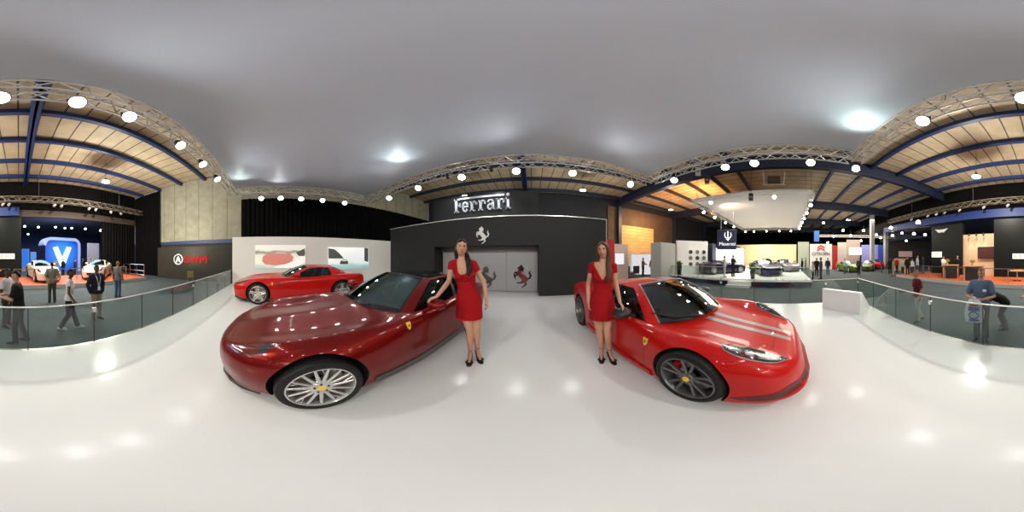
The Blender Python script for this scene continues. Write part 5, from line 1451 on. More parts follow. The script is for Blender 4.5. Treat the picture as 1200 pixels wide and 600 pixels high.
out, inn = rrect(5.1, 4.25, 0.95), rrect(4.5, 3.9, 0.7); m = MB(); n = len(out)
for i in range(n-1): m.prism([out[i], out[i+1], inn[i+1], inn[i]], -1.6, 0.3)
m.build('arch_frame', M_('arch_frame_pale', (0.45, 0.52, 0.72), 0.4), t, smooth=True)
VL = emission('letter_glow', (0.70, 0.92, 1.0), 3.2)
m = MB(); m.prism([(-1.25, 3.05), (-0.60, 3.15), (0.05, 1.75), (0.68, 3.15), (1.30, 3.0), (0.30, 0.75), (-0.25, 0.75)], 0.1, 0.16); m.build('letter', VL, t)
t.rotation_euler = (0, 0, R(12))
for i, (u, w, h, c, lab) in enumerate(((-0.85, 0.9, 2.4, emission('blue_screen_a', (0.03, 0.16, 0.65), 1.2), 'tall blue lit banner nearest the dark stand in the next hall'), (-1.9, 0.7, 2.0, emission('blue_screen_b', (0.10, 0.3, 0.8), 1.0), 'pale blue lit banner beside the arch in the next hall'))):
    t = thing('lit_banner', lab, 'banner', (u, -21.6, HALL))
    MB().box((-w/2, -0.05, 0.5), (w/2, 0.05, 0.5+h), bevel=0.01).build('banner_face', c, t); MB().box((-w/2-0.04, -0.1, 0.0), (w/2+0.04, -0.055, 0.52+h)).build('banner_frame', GREYP, t); MB().box((-w/2, -0.25, 0), (w/2, 0.25, 0.05)).build('banner_foot', GREYP, t)
for u0, u1, v, h, lab in ((-9.9, -8.3, -18.6, 3.6, 'tall pale lilac panel beside the blue arch'), (-11.4, -9.98, -18.0, 3.9, 'second pale lilac panel next to the black drape')):
    tag(MB().box((u0, v-0.12, HALL), (u1, v+0.12, HALL+h), bevel=0.02).build('display_board', M_('lilac_panel', (0.38, 0.36, 0.42), 0.5)), lab, 'panel')
proto = None
for i, (px, py, d) in enumerate(((29, 266, 18), (33, 275, 24), (45, 267, 19), (65, 267, 19), (76, 268, 20), (84, 268, 20), (100, 269, 19), (118, 271, 17.0), (64, 254.5, 14.8))):
    z = CAM_Z + d*math.tan(R((300-py)*0.3)); p = polar(px, d, z); lab = 'small lit ceiling lamp of the next hall, %s from the dark stand' % ORD[i]
    if proto is None:
        proto = o = thing('pendant_lamp', lab, 'lamp', p)
        MB().lathe([(0, 0), (0.10, 0.0), (0.13, 0.06), (0.08, 0.16), (0.0, 0.18)], 16).build('lamp_bulb', COOLL, o, smooth=True)
        MB().tube([(0, 0, 0.16), (0, 0, 0.55)], 0.012, 5).build('suspension_cord', BLACK, o)
    else: o = dup(proto, p, label=lab)
lampproto = proto

# --- dark winged stand
for u0, u1, v, h, lab in ((7.05, 10.6, -13.0, 4.6, 'tall dark green-black stand wall with a winged emblem'), (-0.15, 4.05, -13.0, 4.68, 'tall dark stand wall beside the beige niche')):
    tag(MB().box((u0, v-0.5, PT+0.002), (u1, v, h), bevel=0.01).build('stand_partition', M_('stand_dark', (0.0045, 0.0065, 0.006), 0.4, spec=0.25)), lab, 'partition')
tag(MB().box((4.06, -13.45, PT+0.002), (7.04, -13.2, 3.5)).build('stand_partition', BEIGE), 'beige niche wall lit by three downlights', 'partition')
w = thing('winged_sign', 'white winged emblem on the dark stand wall', 'emblem', (9.35, -12.98, 4.05))
for s in (-1, 1):
    m = MB()
    for k in range(4): m.prism([(s*0.12, 0.12-0.07*k), (s*(0.75-0.12*k), 0.20-0.10*k), (s*(0.70-0.12*k), 0.12-0.10*k), (s*0.12, 0.05-0.07*k)], 0, 0.03+0.004*k)
    m.build('wing', M_('emblem_white', (0.8,0.8,0.8), 0.35), w)
MB().lathe([(0, 0), (0.17, 0), (0.15, 0.05), (0, 0.06)], 20, 'y').build('emblem_oval', SILVER, w)
for lab, c, wd, hh_, mt in (('lit white sign on the winged wall', (9.9, -12.98, 1.72), 1.25, 0.55, SIGNW), ('lit white sign on the dark wall by the niche', (1.4, -12.98, 1.55), 2.1, 0.42, SIGNW)):
    t = thing('lit_sign', lab, 'sign', c); MB().box((-wd/2, 0, -hh_/2), (wd/2, 0.05, hh_/2)).build('sign_face', mt, t); MB().box((-wd/2-0.04, -0.002, -hh_/2-0.04), (wd/2+0.04, 0.03, hh_/2+0.04)).build('sign_frame', BLACK, t)
    for k in range(5): MB().box((-wd/2+wd*(k+0.35)/5, 0.05, -hh_*0.22), (-wd/2+wd*(k+0.62)/5, 0.056, hh_*0.22)).build('printed_block', M_('print_tan', (0.45, 0.36, 0.22), 0.6), t)
t = thing('framed_picture', 'dark maroon picture beside the beige niche', 'picture', (4.75, -13.0, 1.85))
MB().box((-0.75, 0, -0.5), (0.75, 0.06, 0.5), bevel=0.01).build('picture_frame', BLACK, t); MB().box((-0.68, 0.06, -0.43), (0.68, 0.065, 0.43)).build('picture_print', M_('print_maroon', (0.06, 0.012, 0.012), 0.3), t)
for i, u in enumerate((4.9, 5.55, 6.25)):
    t = spot_fixture('downlight_spot', 'warm downlight over the beige niche, %s from the picture' % ORD[i], (u, -12.8, 3.25), (u, -13.15, 0.5), 0.07, lens=WARML, drop=0.12)
    lamp('SPOT', (u, -12.82, 3.2), 70, (1.0, 0.75, 0.45), 0.05, (u, -13.2, 0.8), 60, 0.8, name='niche_light')
def counter(label, px, d, w, col=WOOD, z=PT, h=1.05, rz=None):
    p = polar(px, d, z); t = thing('reception_counter', label, 'counter', p, rz if rz is not None else facing(p.x, p.y))
    MB().box((-w/2, -0.3, h-0.07), (w/2, 0.3, h), bevel=0.012).build('counter_top', col, t)
    MB().box((-w/2+0.12, -0.2, 0), (w/2-0.12, 0.24, h-0.07)).build('counter_body', M_('counter_dark', (0.02, 0.018, 0.018), 0.4), t)
    for s in (-1, 1): MB().box((s*(w/2-0.10)-0.05, -0.27, 0), (s*(w/2-0.10)+0.05, 0.27, h-0.07), bevel=0.006).build('counter_leg', col, t)
    return p + Vector((0, 0, h))
c1 = counter('orange wood reception counter between the two staff', 1114, 12.7, 1.3)
c2 = counter('orange wood reception counter in front of the niche', 1141, 11.6, 1.5)
def vase(label, p, pot, leaf, h, r, leafh, n=26, name='potted_plant', cat='plant'):
    t = thing(name, label, cat, p)
    MB().lathe([(r*0.6, 0), (r*0.75, h*0.3), (r, h*0.9), (r*1.02, h), (r*0.9, h), (r*0.85, h*0.92), (0, h*0.92)], 20).build('pot', pot, t, smooth=True)
    m = MB()
    for k in range(n):
        a = random.uniform(0, 2*PI); e = random.uniform(0.1, 1.0); L = leafh*random.uniform(0.7, 1.0); q = Vector((math.cos(a)*math.sin(e), math.sin(a)*math.sin(e), math.cos(e)))
        s = Vector((-math.sin(a), math.cos(a), 0))*leafh*0.075; b0 = Vector((0, 0, h*0.93)); mid = b0+q*L*0.6; tip = b0+q*L-Vector((0,0,L*0.12))
        m.add([b0-s*0.4, b0+s*0.4, mid+s, tip, mid-s, mid+Vector((0,0,0.01))], [(0, 1, 2, 5), (0, 5, 4), (2, 3, 5), (5, 3, 4)])
    m.build('foliage', leaf, t); return t
vase('yellow flowers in a vase on the counter between the staff', c1+Vector((0.3, 0, 0)), GREYP, YELLOWF, 0.16, 0.08, 0.42, 40)
vase('yellow flowers in a vase on the counter before the niche', c2+Vector((0.1, 0, 0)), GREYP, YELLOWF, 0.16, 0.08, 0.45, 40)
t = thing('lounge_table', 'low dark table with an orange top near the lit sign', 'table', polar(1192, 11.2, PT))
MB().lathe([(0, 0.70), (0.55, 0.70), (0.55, 0.74), (0, 0.74)], 28).build('table_top', WOOD, t, smooth=True); MB().tube([(0,0,0.02), (0,0,0.7)], 0.05, 10).build('table_leg', CHROME, t); MB().lathe([(0,0),(0.3,0),(0.3,0.02),(0,0.03)], 24).build('table_base', CHROME, t)

# --- wall with the red three-letter sign
def text_mesh(s, size, ext):
    c = bpy.data.curves.new('txt', 'FONT'); c.body = s; c.size = size; c.extrude = ext; c.align_x = 'CENTER'
    o = bpy.data.objects.new('txt', c); COL.objects.link(o); dg = bpy.context.evaluated_depsgraph_get(); dg.update()
    me = bpy.data.meshes.new_from_object(o.evaluated_get(dg)); bpy.data.objects.remove(o); return me
def text(s, size, ext, mat, parent, M, name='lettering', bold=0.0):
    me = text_mesh(s, size, ext); me.materials.clear(); me.materials.append(mat); me.transform(M); return link(name, me, parent)
t = thing('sign_board', 'dark olive sign board with a round badge and red letters below the concrete panels', 'sign', (-11.6, -6.2, HALL))
MB().box((-0.1, -3.9, 0), (0.1, 3.5, 2.75), bevel=0.01).build('board', OLIVE, t)
FACE_X = Matrix(((0,0,1,0),(-1,0,0,0),(0,1,0,0),(0,0,0,1)))
FACE_X = Matrix(((0,0,1,0),(1,0,0,0),(0,1,0,0),(0,0,0,1)))
text('GWM', 0.86, 0.03, REDSIGN, t, Matrix.Translation((0.13, 0.05, 1.42)) @ FACE_X)
m = MB(); m.tube([(0.14, -1.55+0.42*math.cos(q), 1.70+0.42*math.sin(q)) for q in np.linspace(0, 2*PI, 33)], 0.05, 8); m.build('badge_ring', PLATE, t, smooth=True)
m = MB(); m.prism([(-1.80, 1.45), (-1.66, 1.45), (-1.58, 1.62), (-1.52, 1.62), (-1.44, 1.45), (-1.30, 1.45), (-1.42, 1.85), (-1.55, 2.0), (-1.68, 1.85)], 0.11, 0.16, 'yz'); m.build('badge_mark', PLATE, t)
t = thing('folding_chair', 'dull yellow chair standing below the red letters', 'chair', polar(223, 11.9, HALL), R(-60))
CH = M_('chair_olive', (0.16, 0.14, 0.03), 0.6)
MB().box((-0.22, -0.2, 0.43), (0.22, 0.22, 0.47), bevel=0.01).build('seat', CH, t); MB().box((-0.22, 0.20, 0.50), (0.22, 0.24, 0.92), bevel=0.01).build('backrest', CH, t)
for sx in (-0.2, 0.2):
    for sy in (-0.18, 0.22): MB().tube([(sx, sy, 0), (sx, sy, 0.44 if sy < 0 else 0.9)], 0.014, 6).build('leg', GREY, t)

# --- blue and white stand with cars (white platform)
PX0, PX1, PY0, PY1, PZ = 10.3, 27.0, -1.6, 8.85, HALL+0.38
pf = thing('show_platform', 'white show platform with a navy front carrying dark cars', 'platform', (PX0, PY0, HALL))
MB().box((0, 0, 0.30), (PX1-PX0, PY1-PY0, 0.38), bevel=0.01).build('platform_deck', WHITEP, pf); MB().box((0.05, 0.05, 0.0), (PX1-PX0-0.05, PY1-PY0-0.05, 0.30)).build('platform_skirt', NAVY, pf)
p = polar(864, 10.1, HALL); st_ = thing('steps', 'two white steps up to the show platform', 'steps', (9.55, p.y-0.75, HALL))
for k in range(2): MB().box((k*0.36, 0, 0), ((k+1)*0.36, 1.5, 0.19*(k+1) - 0.02), bevel=0.008).build('step', WHITEP, st_)
fr = thing('glass_balustrade', 'low glass balustrade on the show platform edge', 'railing', (PX0+0.15, 0, PZ))
for k in range(6):
    if k == 2: continue
    MB().box((0, -1.4+k*1.9, 0.06), (0.012, 0.45+k*1.9, 0.85)).build('glass_panel', RUG, fr)
    MB().tube([(0.006, -1.4+k*1.9, 0.86), (0.006, 0.45+k*1.9, 0.86)], 0.015, 6).build('top_rail', EDGE, fr)
    for y in (-1.2, 0.25): MB().box((-0.02, y+k*1.9-0.03, 0), (0.032, y+k*1.9+0.03, 0.14)).build('clamp', EDGE, fr)
BLU1 = (0.010, 0.014, 0.06)
car_copy(red_gt, 'midnight blue car on the white platform beside the tall plant', polar(903, 13.6, PZ), R(-62), BLU1, metal=0.5)
car_copy(dark_car, 'black-blue open-door car at the navy columns', polar(862, 16.2, PZ), R(50), (0.012, 0.010, 0.04), metal=0.5)
car_copy(red_gt, 'silver-grey car at the far side of the white platform', polar(926, 17.0, PZ), R(-70), (0.20, 0.21, 0.23), metal=0.7)
car_copy(red_gt, 'dark car at the back of the white platform by the cream wall', polar(900, 21.5, PZ), R(-75), (0.03, 0.03, 0.04), metal=0.5)
tag(MB().box((28.0, -1.6, HALL), (28.2, 9.2, 3.55)).build('backdrop_panel', CREAM), 'long cream backdrop wall behind the dark cars', 'partition')
def column(label, px, d, w, h, mat, z=PZ+0.003): 
    p = polar(px, d, 0); return tag(MB().box((p.x-w/2, p.y-w/2, z), (p.x+w/2, p.y+w/2, h), bevel=0.02).build('stand_pillar', mat), label, 'pillar')
column('navy stand pillar beside the white wheel display', 832.5, 16.0, 0.85, 2.75, NAVY); column('navy stand pillar beyond the white screen', 863.5, 18.0, 0.7, 2.6, NAVY)
t = thing('stand_screen', 'bright white screen between the navy pillars', 'screen', polar(847, 17.4, PZ), facing(*polar(847, 17.4).xy))
MB().box((-2.5, 0, 0.55), (2.3, 0.1, 2.45), bevel=0.02).build('screen_face', WSCREEN, t); MB().box((-2.55, 0.06, 0.0), (2.35, 0.2, 2.5)).build('screen_frame', NAVY, t)
pz = polar(853, 14.2, 0); t = thing('fascia_sign', 'navy hanging fascia with a white trident and script', 'sign', (pz.x, pz.y, 2.15), facing(pz.x, pz.y))
MB().box((-0.95, 0, 0.0), (0.75, 0.5, 1.75), bevel=0.02).build('fascia_box', NAVY, t)
m = MB(); m.box((-0.05, -0.04, 0.75), (0.05, 0, 1.60))
for s in (-1, 1): m.tube([(0, -0.02, 0.95), (s*0.22, -0.02, 1.05), (s*0.28, -0.02, 1.25), (s*0.24, -0.02, 1.5)], [0.03, 0.05, 0.05, 0.02], 8)
m.box((-0.16, -0.04, 0.86), (0.16, 0, 0.92)); m.build('trident', emission('sign_white', (1, 1, 1), 1.3), t)
text('Maserati', 0.42, 0.02, emission('sign_white', (1, 1, 1), 1.3), t, Matrix.Translation((-0.05, -0.03, 0.34)) @ Matrix.Rotation(R(90), 4, 'X') @ Matrix.Shear('XZ', 4, (0.0, 0.0)))
MB().tube([(-0.6, 0.25, 1.75), (-0.6, 0.25, 3.5)], 0.02, 6).build('suspension_rod', GREY, t); MB().tube([(0.5, 0.25, 1.75), (0.5, 0.25, 3.5)], 0.02, 6).build('suspension_rod', GREY, t)
# white wall with wheel display
a, b = polar(793, 14.2), polar(829, 15.4); ln = (b-a).length; ang = math.atan2(b.y-a.y, b.x-a.x)
t = thing('wheel_display_wall', 'white display wall with rows of car wheels', 'display', (a.x, a.y-0.05, PZ+0.003), ang)
MB().box((0, 0, 0), (ln, 0.35, 2.97), bevel=0.015).build('display_panel', WHITEP, t)
for i in range(3):
    for j in range(3):
        x, z = ln*(0.42+0.22*i), 1.97-0.55*j
        MB().lathe([(0.0, -0.02), (0.05, -0.02), (0.07, -0.05), (0.17, -0.06), (0.18, -0.03), (0.19, 0.0)], 18, 'y', c=(x, 0, z)).build('display_wheel', GREY if (i+j) % 2 else M_('wheel_dark', (0.05,0.05,0.05), 0.4), t, smooth=True)
    lamp('SPOT', a + (b-a)*(0.42+0.22*i) + Vector((0, -0.5, 2.8)), 12, (1.0, 0.8, 0.6), 0.04, a + (b-a)*(0.42+0.22*i) + Vector((0, 0.1, 1.6)), 50, 0.8, name='display_light')
p = polar(783.5, 13.4); tag(MB().box((p.x-0.9, p.y, HALL), (p.x+0.9, p.y+1.2, 2.65), bevel=0.02).build('stand_partition', GREYP), 'pale grey stand block beside the wheel display', 'partition')
vase('tall black vase with a green bush before the wheel display', polar(796, 12.5, HALL), BLACKG, GREEN, 1.25, 0.20, 0.62, 70)
vase('green grass plant in a dark tub on the white platform', polar(882, 11.6, PZ), BLACKG, GREEN, 0.55, 0.22, 0.80, 70)
# kiosk by the roller door, red and pink boards
a = polar(761, 16.6); t = thing('white_kiosk', 'open white kiosk with people in front of the roller door', 'kiosk', (a.x, a.y, HALL), facing(a.x, a.y))
KW = emission('kiosk_back', (0.95, 0.92, 0.92), 0.75)
MB().box((-1.95, 1.0, 0), (1.95, 1.1, 2.15)).build('back_panel', KW, t); MB().box((-2.0, -0.6, 0), (-1.9, 1.1, 2.2)).build('side_panel', WHITEP, t); MB().box((1.9, -0.6, 0), (2.0, 1.1, 2.2)).build('side_panel', WHITEP, t); MB().box((-2.0, -0.6, 2.2), (2.0, 1.1, 2.3)).build('canopy_panel', WHITEP, t)
a = polar(725.5, 14.0); tag(MB().box((a.x-0.95, a.y, HALL), (a.x+0.95, a.y+0.15, 2.6), bevel=0.01).build('stand_partition', M_('pink_white_panel', (0.75, 0.55, 0.50), 0.5)), 'pinkish white board beside the red board', 'partition')
t = thing('lit_poster', 'white lit poster on the pinkish board', 'poster', (a.x+0.15, a.y-0.012, 0.85)); MB().box((-0.55, 0, 0), (0.35, 0.01, 0.95)).build('poster_face', emission('poster_white', (0.95, 0.95, 1.0), 0.9), t); MB().box((-0.58, 0.004, -0.03), (0.38, 0.011, 0.98)).build('poster_frame', GREYP, t)
a = polar(715, 8.6); tag(MB().box((a.x-0.30, a.y-0.05, HALL), (a.x+0.24, a.y+0.05, 2.45), bevel=0.01).build('banner_board', REDP), 'tall red board showing past the end of the charcoal wall', 'banner')
for i, (px, d) in enumerate(((739.5, 14.9), (744, 15.8))):
    t = thing('lounge_chair', 'dark lounge chair by the pinkish board, %s one' % ('nearer' if i == 0 else 'farther'), 'chair', polar(px, d, HALL), R(30+140*i))
    MB().box((-0.32, -0.3, 0.30), (0.32, 0.32, 0.45), bevel=0.04).build('seat', LEATHER, t); MB().box((-0.32, 0.24, 0.40), (0.32, 0.38, 1.05), bevel=0.04).build('backrest', LEATHER, t)
    for sx in (-0.28, 0.28):
        for sy in (-0.26, 0.28): MB().tube([(sx, sy, 0), (sx, sy, 0.31)], 0.018, 6).build('leg', CHROME, t)

# neighbouring canopy with its truss and lamps
NZ = 6.0
o = MB().box((10.36, -1.64, NZ), (25.14, 6.84, NZ+0.02)).build('stretch_canopy', M_('white_canopy', (0.72, 0.71, 0.70), 0.6)); tag(o, 'smaller white canopy over the stand with dark cars', 'canopy')
for lab, a, b in (('thin truss on the near edge of the smaller canopy', (10.3, -1.7, NZ-0.16), (10.3, 6.9, NZ-0.16)), ('thin truss on the far edge of the smaller canopy', (25.2, -1.7, NZ-0.16), (25.2, 6.9, NZ-0.16)),
                  ('thin truss on the side of the smaller canopy towards the grey columns', (10.5, -1.7, NZ-0.16), (25.0, -1.7, NZ-0.16)), ('thin truss on the side of the smaller canopy over the wheel display', (10.5, 6.9, NZ-0.16), (25.0, 6.9, NZ-0.16))):
    truss(lab, a, b, 0.25, r=0.018, hang={f: RZ-0.05 for f in (0.06, 0.94)})
spots = [(u, -1.75) for u in (12.0, 14.4, 16.6, 18.6, 20.8, 23.0)] + [(25.3, v) for v in (-0.6, 1.2, 3.2, 5.2, 6.6)] + [(u, 6.95) for u in (12.4, 14.6, 17.5, 20.5)] + [(10.3, 5.2), (10.3, 0.8)]
proto = None
for i, (u, v) in enumerate(spots):
    side = 'towards the grey columns' if v < -1.7 else ('at its far edge' if u > 25 else ('over the wheel display' if v > 6.9 else 'at its near edge'))
    j = [k for k, q in enumerate(spots) if (q[1] < -1.7) == (v < -1.7) and (q[0] > 25) == (u > 25) and (q[1] > 6.9) == (v > 6.9)].index(i)
    lab = 'small lit lamp under the smaller canopy %s, %s in its row' % (side, ORD[j])
    if proto is None: proto = o = spot_fixture('canopy_lamp', lab, (u, v, NZ-0.52), (0, 0, 1.0), 0.12, lens=emission('canopy_lamp_lens', (1.0, 0.95, 0.85), 30), drop=0.10)
    else:
        o = dup(proto, (u, v, NZ-0.52), label=lab); o.rotation_euler = (0, 0, math.atan2(v, u)-math.atan2(spots[0][1], spots[0][0]))
# loudspeakers hanging in front of the deep beam
for lab, px, py, d in (('small dark loudspeaker hanging by the orange roof', 828.5, 211, 9.6), ('small pale loudspeaker box under the near truss', 818, 201, 8.6), ('small dark loudspeaker hanging near the smaller canopy', 880, 231, 10.2)):
    p = polar(px, d, CAM_Z + d*math.tan(R((300-py)*0.3))); t = thing('hanging_speaker', lab, 'speaker', p, facing(p.x, p.y))
    MB().box((-0.14, -0.13, -0.24), (0.14, 0.13, 0.24), bevel=0.02).build('speaker_box', BLACK if 'dark' in lab else GREYP, t); MB().lathe([(0, 0.0), (0.09, 0.0), (0.10, -0.012), (0, -0.02)], 16, 'y', c=(0, -0.13, -0.05)).build('speaker_cone', GREY, t)
    MB().tube([(0, 0, 0.24), (0, 0, RZ-0.05-p.z)], 0.012, 6).build('suspension_rod', BLACK, t)

t = thing('hanging_cradle', 'dark hanging equipment cradle on pale rods above the smaller canopy', 'rigging', polar(907, 10.6, 6.55), facing(*polar(907, 10.6).xy))
for x in (-0.62, 0.62): MB().tube([(x, 0, 0.0), (x*1.15, 0, RZ-1.0-6.55)], 0.035, 8).build('suspension_rod', GREYP, t, smooth=True)
MB().tube([(-0.75, 0, 0), (0.75, 0, 0)], 0.045, 8).build('cross_tube', GREYP, t, smooth=True)
MB().box((-0.42, -0.2, 0.06), (0.42, 0.25, 0.62), bevel=0.03).build('equipment_box', M_('rig_brown', (0.05, 0.03, 0.02), 0.6), t)
# --- far stands towards the hall end
def board(label, px0, px1, ytop, d, mat, base=HALL, name='stand_partition', cat='partition', th=0.25, ybot=None):
    a, b = polar(px0, d), polar(px1, d); zt = CAM_Z + d*math.tan(R((300-ytop)*0.3)); zb = base if ybot is None else CAM_Z + d*math.tan(R((300-ybot)*0.3))
    ang = math.atan2(b.y-a.y, b.x-a.x); L = (b-a).length
    M = Matrix.Translation((a.x, a.y, 0)) @ Matrix.Rotation(ang, 4, 'Z')
    return tag(MB().box((0, 0, zb), (L, th, zt), bevel=0.01, M=M).build(name, mat), label, cat), M, L, zb, zt
GLASSY = M_('pale_green_panel', (0.35, 0.42, 0.35), 0.5)
board('pale green panel of a far stand beside the cream wall', 935, 948, 283.5, 27, GLASSY)
o, Mx, L, z0, z1 = board('white board behind the double chevron sign', 949, 975, 286, 24, WHITEW)
t = thing('chevron_sign', 'red double chevron and black lettering on a white board', 'sign', Mx @ Vector((L*0.5, -0.03, 0)), Mx.to_euler().z)
RC = M_('chevron_red', (0.60, 0.02, 0.02), 0.4)
for k in range(2): MB().prism([(-0.55, 2.46+0.38*k), (0, 2.84+0.38*k), (0.55, 2.46+0.38*k), (0.55, 2.24+0.38*k), (0, 2.62+0.38*k), (-0.55, 2.24+0.38*k)], -0.03, 0.02).build('chevron', RC, t)
text('CITROËN', 0.62, 0.02, BLACK, t, Matrix.Translation((0, 0, 1.68)) @ Matrix.Rotation(R(90), 4, 'X'))
board('red board next to the double chevron sign', 975.5, 981, 287.5, 24, REDP)
board('grey-white board with a mark, beyond the red board', 981.5, 992, 284, 26, M_('grey_white', (0.5, 0.5, 0.46), 0.5))
board('brownish pink board behind the far white screen', 992, 1008, 281, 29, M_('taupe_panel', (0.35, 0.26, 0.22), 0.6))
board('bright white screen of a far stand', 995, 1009.5, 290, 26.5, WSCREEN, name='far_stand_screen', cat='screen', ybot=298.5)
board('pale violet wall of a far stand', 1009.5, 1030, 287, 27, PALEB)
board('blue panel beside the pale violet wall', 1029, 1035, 287, 26, M_('royal_blue_panel', (0.02, 0.08, 0.5), 0.5))
board('dark wall of the far stand behind the crowd', 1041, 1092, 283, 30, M_('far_brown', (0.015, 0.012, 0.010), 0.8))
board('pinkish white sign above the crowd', 1053, 1069, 294.5, 24, M_('pink_sign', (0.55, 0.38, 0.38), 0.6), name='hanging_sign', cat='sign', ybot=301)
board('beige low display wall among the crowd', 1046, 1064, 303, 22, M_('sand_panel', (0.50, 0.36, 0.24), 0.6))
board('light tan counter among the crowd', 1056, 1066, 309.5, 17, M_('tan_panel', (0.60, 0.42, 0.25), 0.6), name='info_counter', cat='counter')
car_copy(red_gt, 'small bright red car of a far stand by the red board', polar(985, 26, HALL), R(-60), (0.65, 0.01, 0.01), (0.85, 0.85, 1.15), 0.0)
car_copy(red_gt, 'lime green car of a far stand', polar(1000, 20.0, HALL), R(-75), (0.12, 0.22, 0.03), (0.8, 0.8, 1.1), 0.0)
car_copy(red_gt, 'olive car of a far stand beside the grey column', polar(1017, 21.5, HALL), R(-120), (0.12, 0.13, 0.05), (0.85, 0.85, 1.1), 0.1)
car_copy(red_gt, 'far red car between the two grey columns', polar(1030, 25, HALL), R(-100), (0.6, 0.015, 0.01), (0.85, 0.85, 1.2), 0.0)
car_copy(red_gt, 'far orange car beyond the second grey column', polar(1046, 26, HALL), R(-130), (0.65, 0.16, 0.02), (0.85, 0.85, 1.2), 0.0)
for i, (px, py, d) in enumerate(((965, 262, 27), (977, 278, 30), (988, 271, 26), (997, 277, 27), (1009, 283, 30), (1012, 271, 26), (1027, 276, 28), (1032, 279.5, 30), (1044, 268, 20), (1046, 277, 24), (1057, 274, 28), (1062, 283, 30), (1071, 275, 22), (1076, 262, 14.5), (1084, 276, 24), (970, 285, 34))):
    p = polar(px, d, CAM_Z + d*math.tan(R((300-py)*0.3))); dup(lampproto, p, label='small lit lamp above the far stands, %s from the smaller canopy' % ORD[i], scale=(1.7, 1.7, 1.7))
truss('thin far truss with lamps above the double chevron sign', polar(960, 27, 4.9), polar(1050, 27, 4.6), 0.3, r=0.02)
truss('thin far truss above the crowd by the winged stand', polar(1040, 23, 5.3), polar(1090, 19, 5.2), 0.3, r=0.02)
a = polar(1150, 16); board('blue hanging banner beside the smaller canopy', 954, 960, 270.5, 26, M_('banner_blue', (0.03, 0.14, 0.42), 0.6), name='hanging_banner', cat='banner', th=0.05, ybot=283)

# ---------------------------------------------------------------- visitors
NAVYC = cloth('cloth_navy', (0.016, 0.02, 0.035)); BLKC = cloth('cloth_black', (0.010, 0.010, 0.011)); WHTC = cloth('cloth_white', (0.62, 0.62, 0.64)); OLVC = cloth('cloth_olive', (0.22, 0.23, 0.17)); KHAKI = cloth('cloth_khaki', (0.30, 0.25, 0.16)); DKOL = cloth('cloth_dark_olive', (0.07, 0.07, 0.05)); GRYC = cloth('cloth_grey', (0.16, 0.14, 0.14)); JEAN = cloth('cloth_denim', (0.05, 0.10, 0.19)); MARC = cloth('cloth_maroon', (0.10, 0.012, 0.02)); BLUC = cloth('cloth_blue', (0.10, 0.15, 0.24)); DGRY = cloth('cloth_dark_grey', (0.05, 0.05, 0.05)); PBLU = cloth('cloth_pale_blue', (0.35, 0.45, 0.55)); REDC = cloth('cloth_red', (0.35, 0.02, 0.02)); STRP = cloth('cloth_pale_grey', (0.4, 0.4, 0.38)); LANY = principled('lanyard_white', (0.7, 0.7, 0.7), 0.6)
def at(px, d, z=HALL): return polar(px, d, z)
def look(p, px, d): q = polar(px, d); return facing(p.x, p.y, q.x, q.y)
def lanyard(root, F):
    c = F.sp(1.42); m = MB(); y = c.y-0.15
    for s in (-1, 1): m.tube([(c.x+s*0.075, c.y-0.05, 1.46), (c.x+s*0.06, y+0.0, 1.36), (c.x+s*0.01, y-0.01, 1.10)], 0.009, 6)
    m.build('lanyard', LANY, root, smooth=True); MB().box((c.x-0.045, y-0.022, 0.98), (c.x+0.045, y-0.012, 1.10), bevel=0.003).build('name_badge', LANY, root)
# man in a black jacket, arms forward
p = at(22, 3.45); rz = facing(p.x, p.y, p.x+3, p.y-0.4)
F = Fig('m', lean=(0, -0.05), head=(14, 0, 0), arms={'L': dict(elbow=(0.24, -0.12, 1.13), wrist=(0.12, -0.36, 1.16), hand=(-0.3, -1, 0.1), palm=(0, 0, -1), curl=0.5), 'R': dict(elbow=(-0.24, -0.10, 1.13), wrist=(-0.10, -0.34, 1.18), hand=(0.3, -1, 0.1), palm=(0, 0, -1), curl=0.5)}, legs={'L': dict(knee=(0.10, -0.08, 0.48), ankle=(0.11, -0.06, 0.085)), 'R': dict(knee=(-0.10, 0.02, 0.48), ankle=(-0.11, 0.16, 0.085))})
visitor('man in a black jacket with a white lanyard, arms held forward, beyond the glass', p, rz, 1.68, F, BLKC, DGRY, HAIRK, SK_FAIR, SHOEB, 'short', vest=(BLKC, 'short'), extra=lanyard)
p = at(8, 4.4); F = Fig('m', head=(8, 0, 0), arms={'L': dict(elbow=(0.25, -0.10, 1.15), wrist=(0.13, -0.33, 1.12))})
visitor('man in a white shirt half hidden behind the black jacketed man', p, facing(p.x, p.y, p.x-2, p.y+1), 1.66, F, WHTC, DGRY, HAIRK, SK_DARK)
p = at(61, 6.8); F = Fig('m', build=1.08, arms={'L': dict(elbow=(0.28, 0.10, 1.13), wrist=(0.06, 0.17, 1.0), hand=(-1, 0.1, -0.2), palm=(0, 1, 0)), 'R': dict(elbow=(-0.28, 0.10, 1.13), wrist=(-0.06, 0.18, 1.0), hand=(1, 0.1, -0.2), palm=(0, 1, 0))})
visitor('man in an olive shirt seen from behind, hands clasped at his back', p, facing(p.x, p.y)+PI+0.1, 1.74, F, OLVC, DKOL, HAIRK, SK_FAIR)
p = at(81, 4.15); F = Fig('f', lean=(0, -0.03), arms={'L': dict(elbow=(0.20, 0.08, 1.12), wrist=(0.22, 0.02, 0.88)), 'R': dict(elbow=(-0.20, -0.02, 1.12), wrist=(-0.21, -0.16, 0.92))}, legs={'L': dict(knee=(0.09, -0.10, 0.49), ankle=(0.09, -0.22, 0.10)), 'R': dict(knee=(-0.09, 0.00, 0.48), ankle=(-0.09, 0.22, 0.10))})
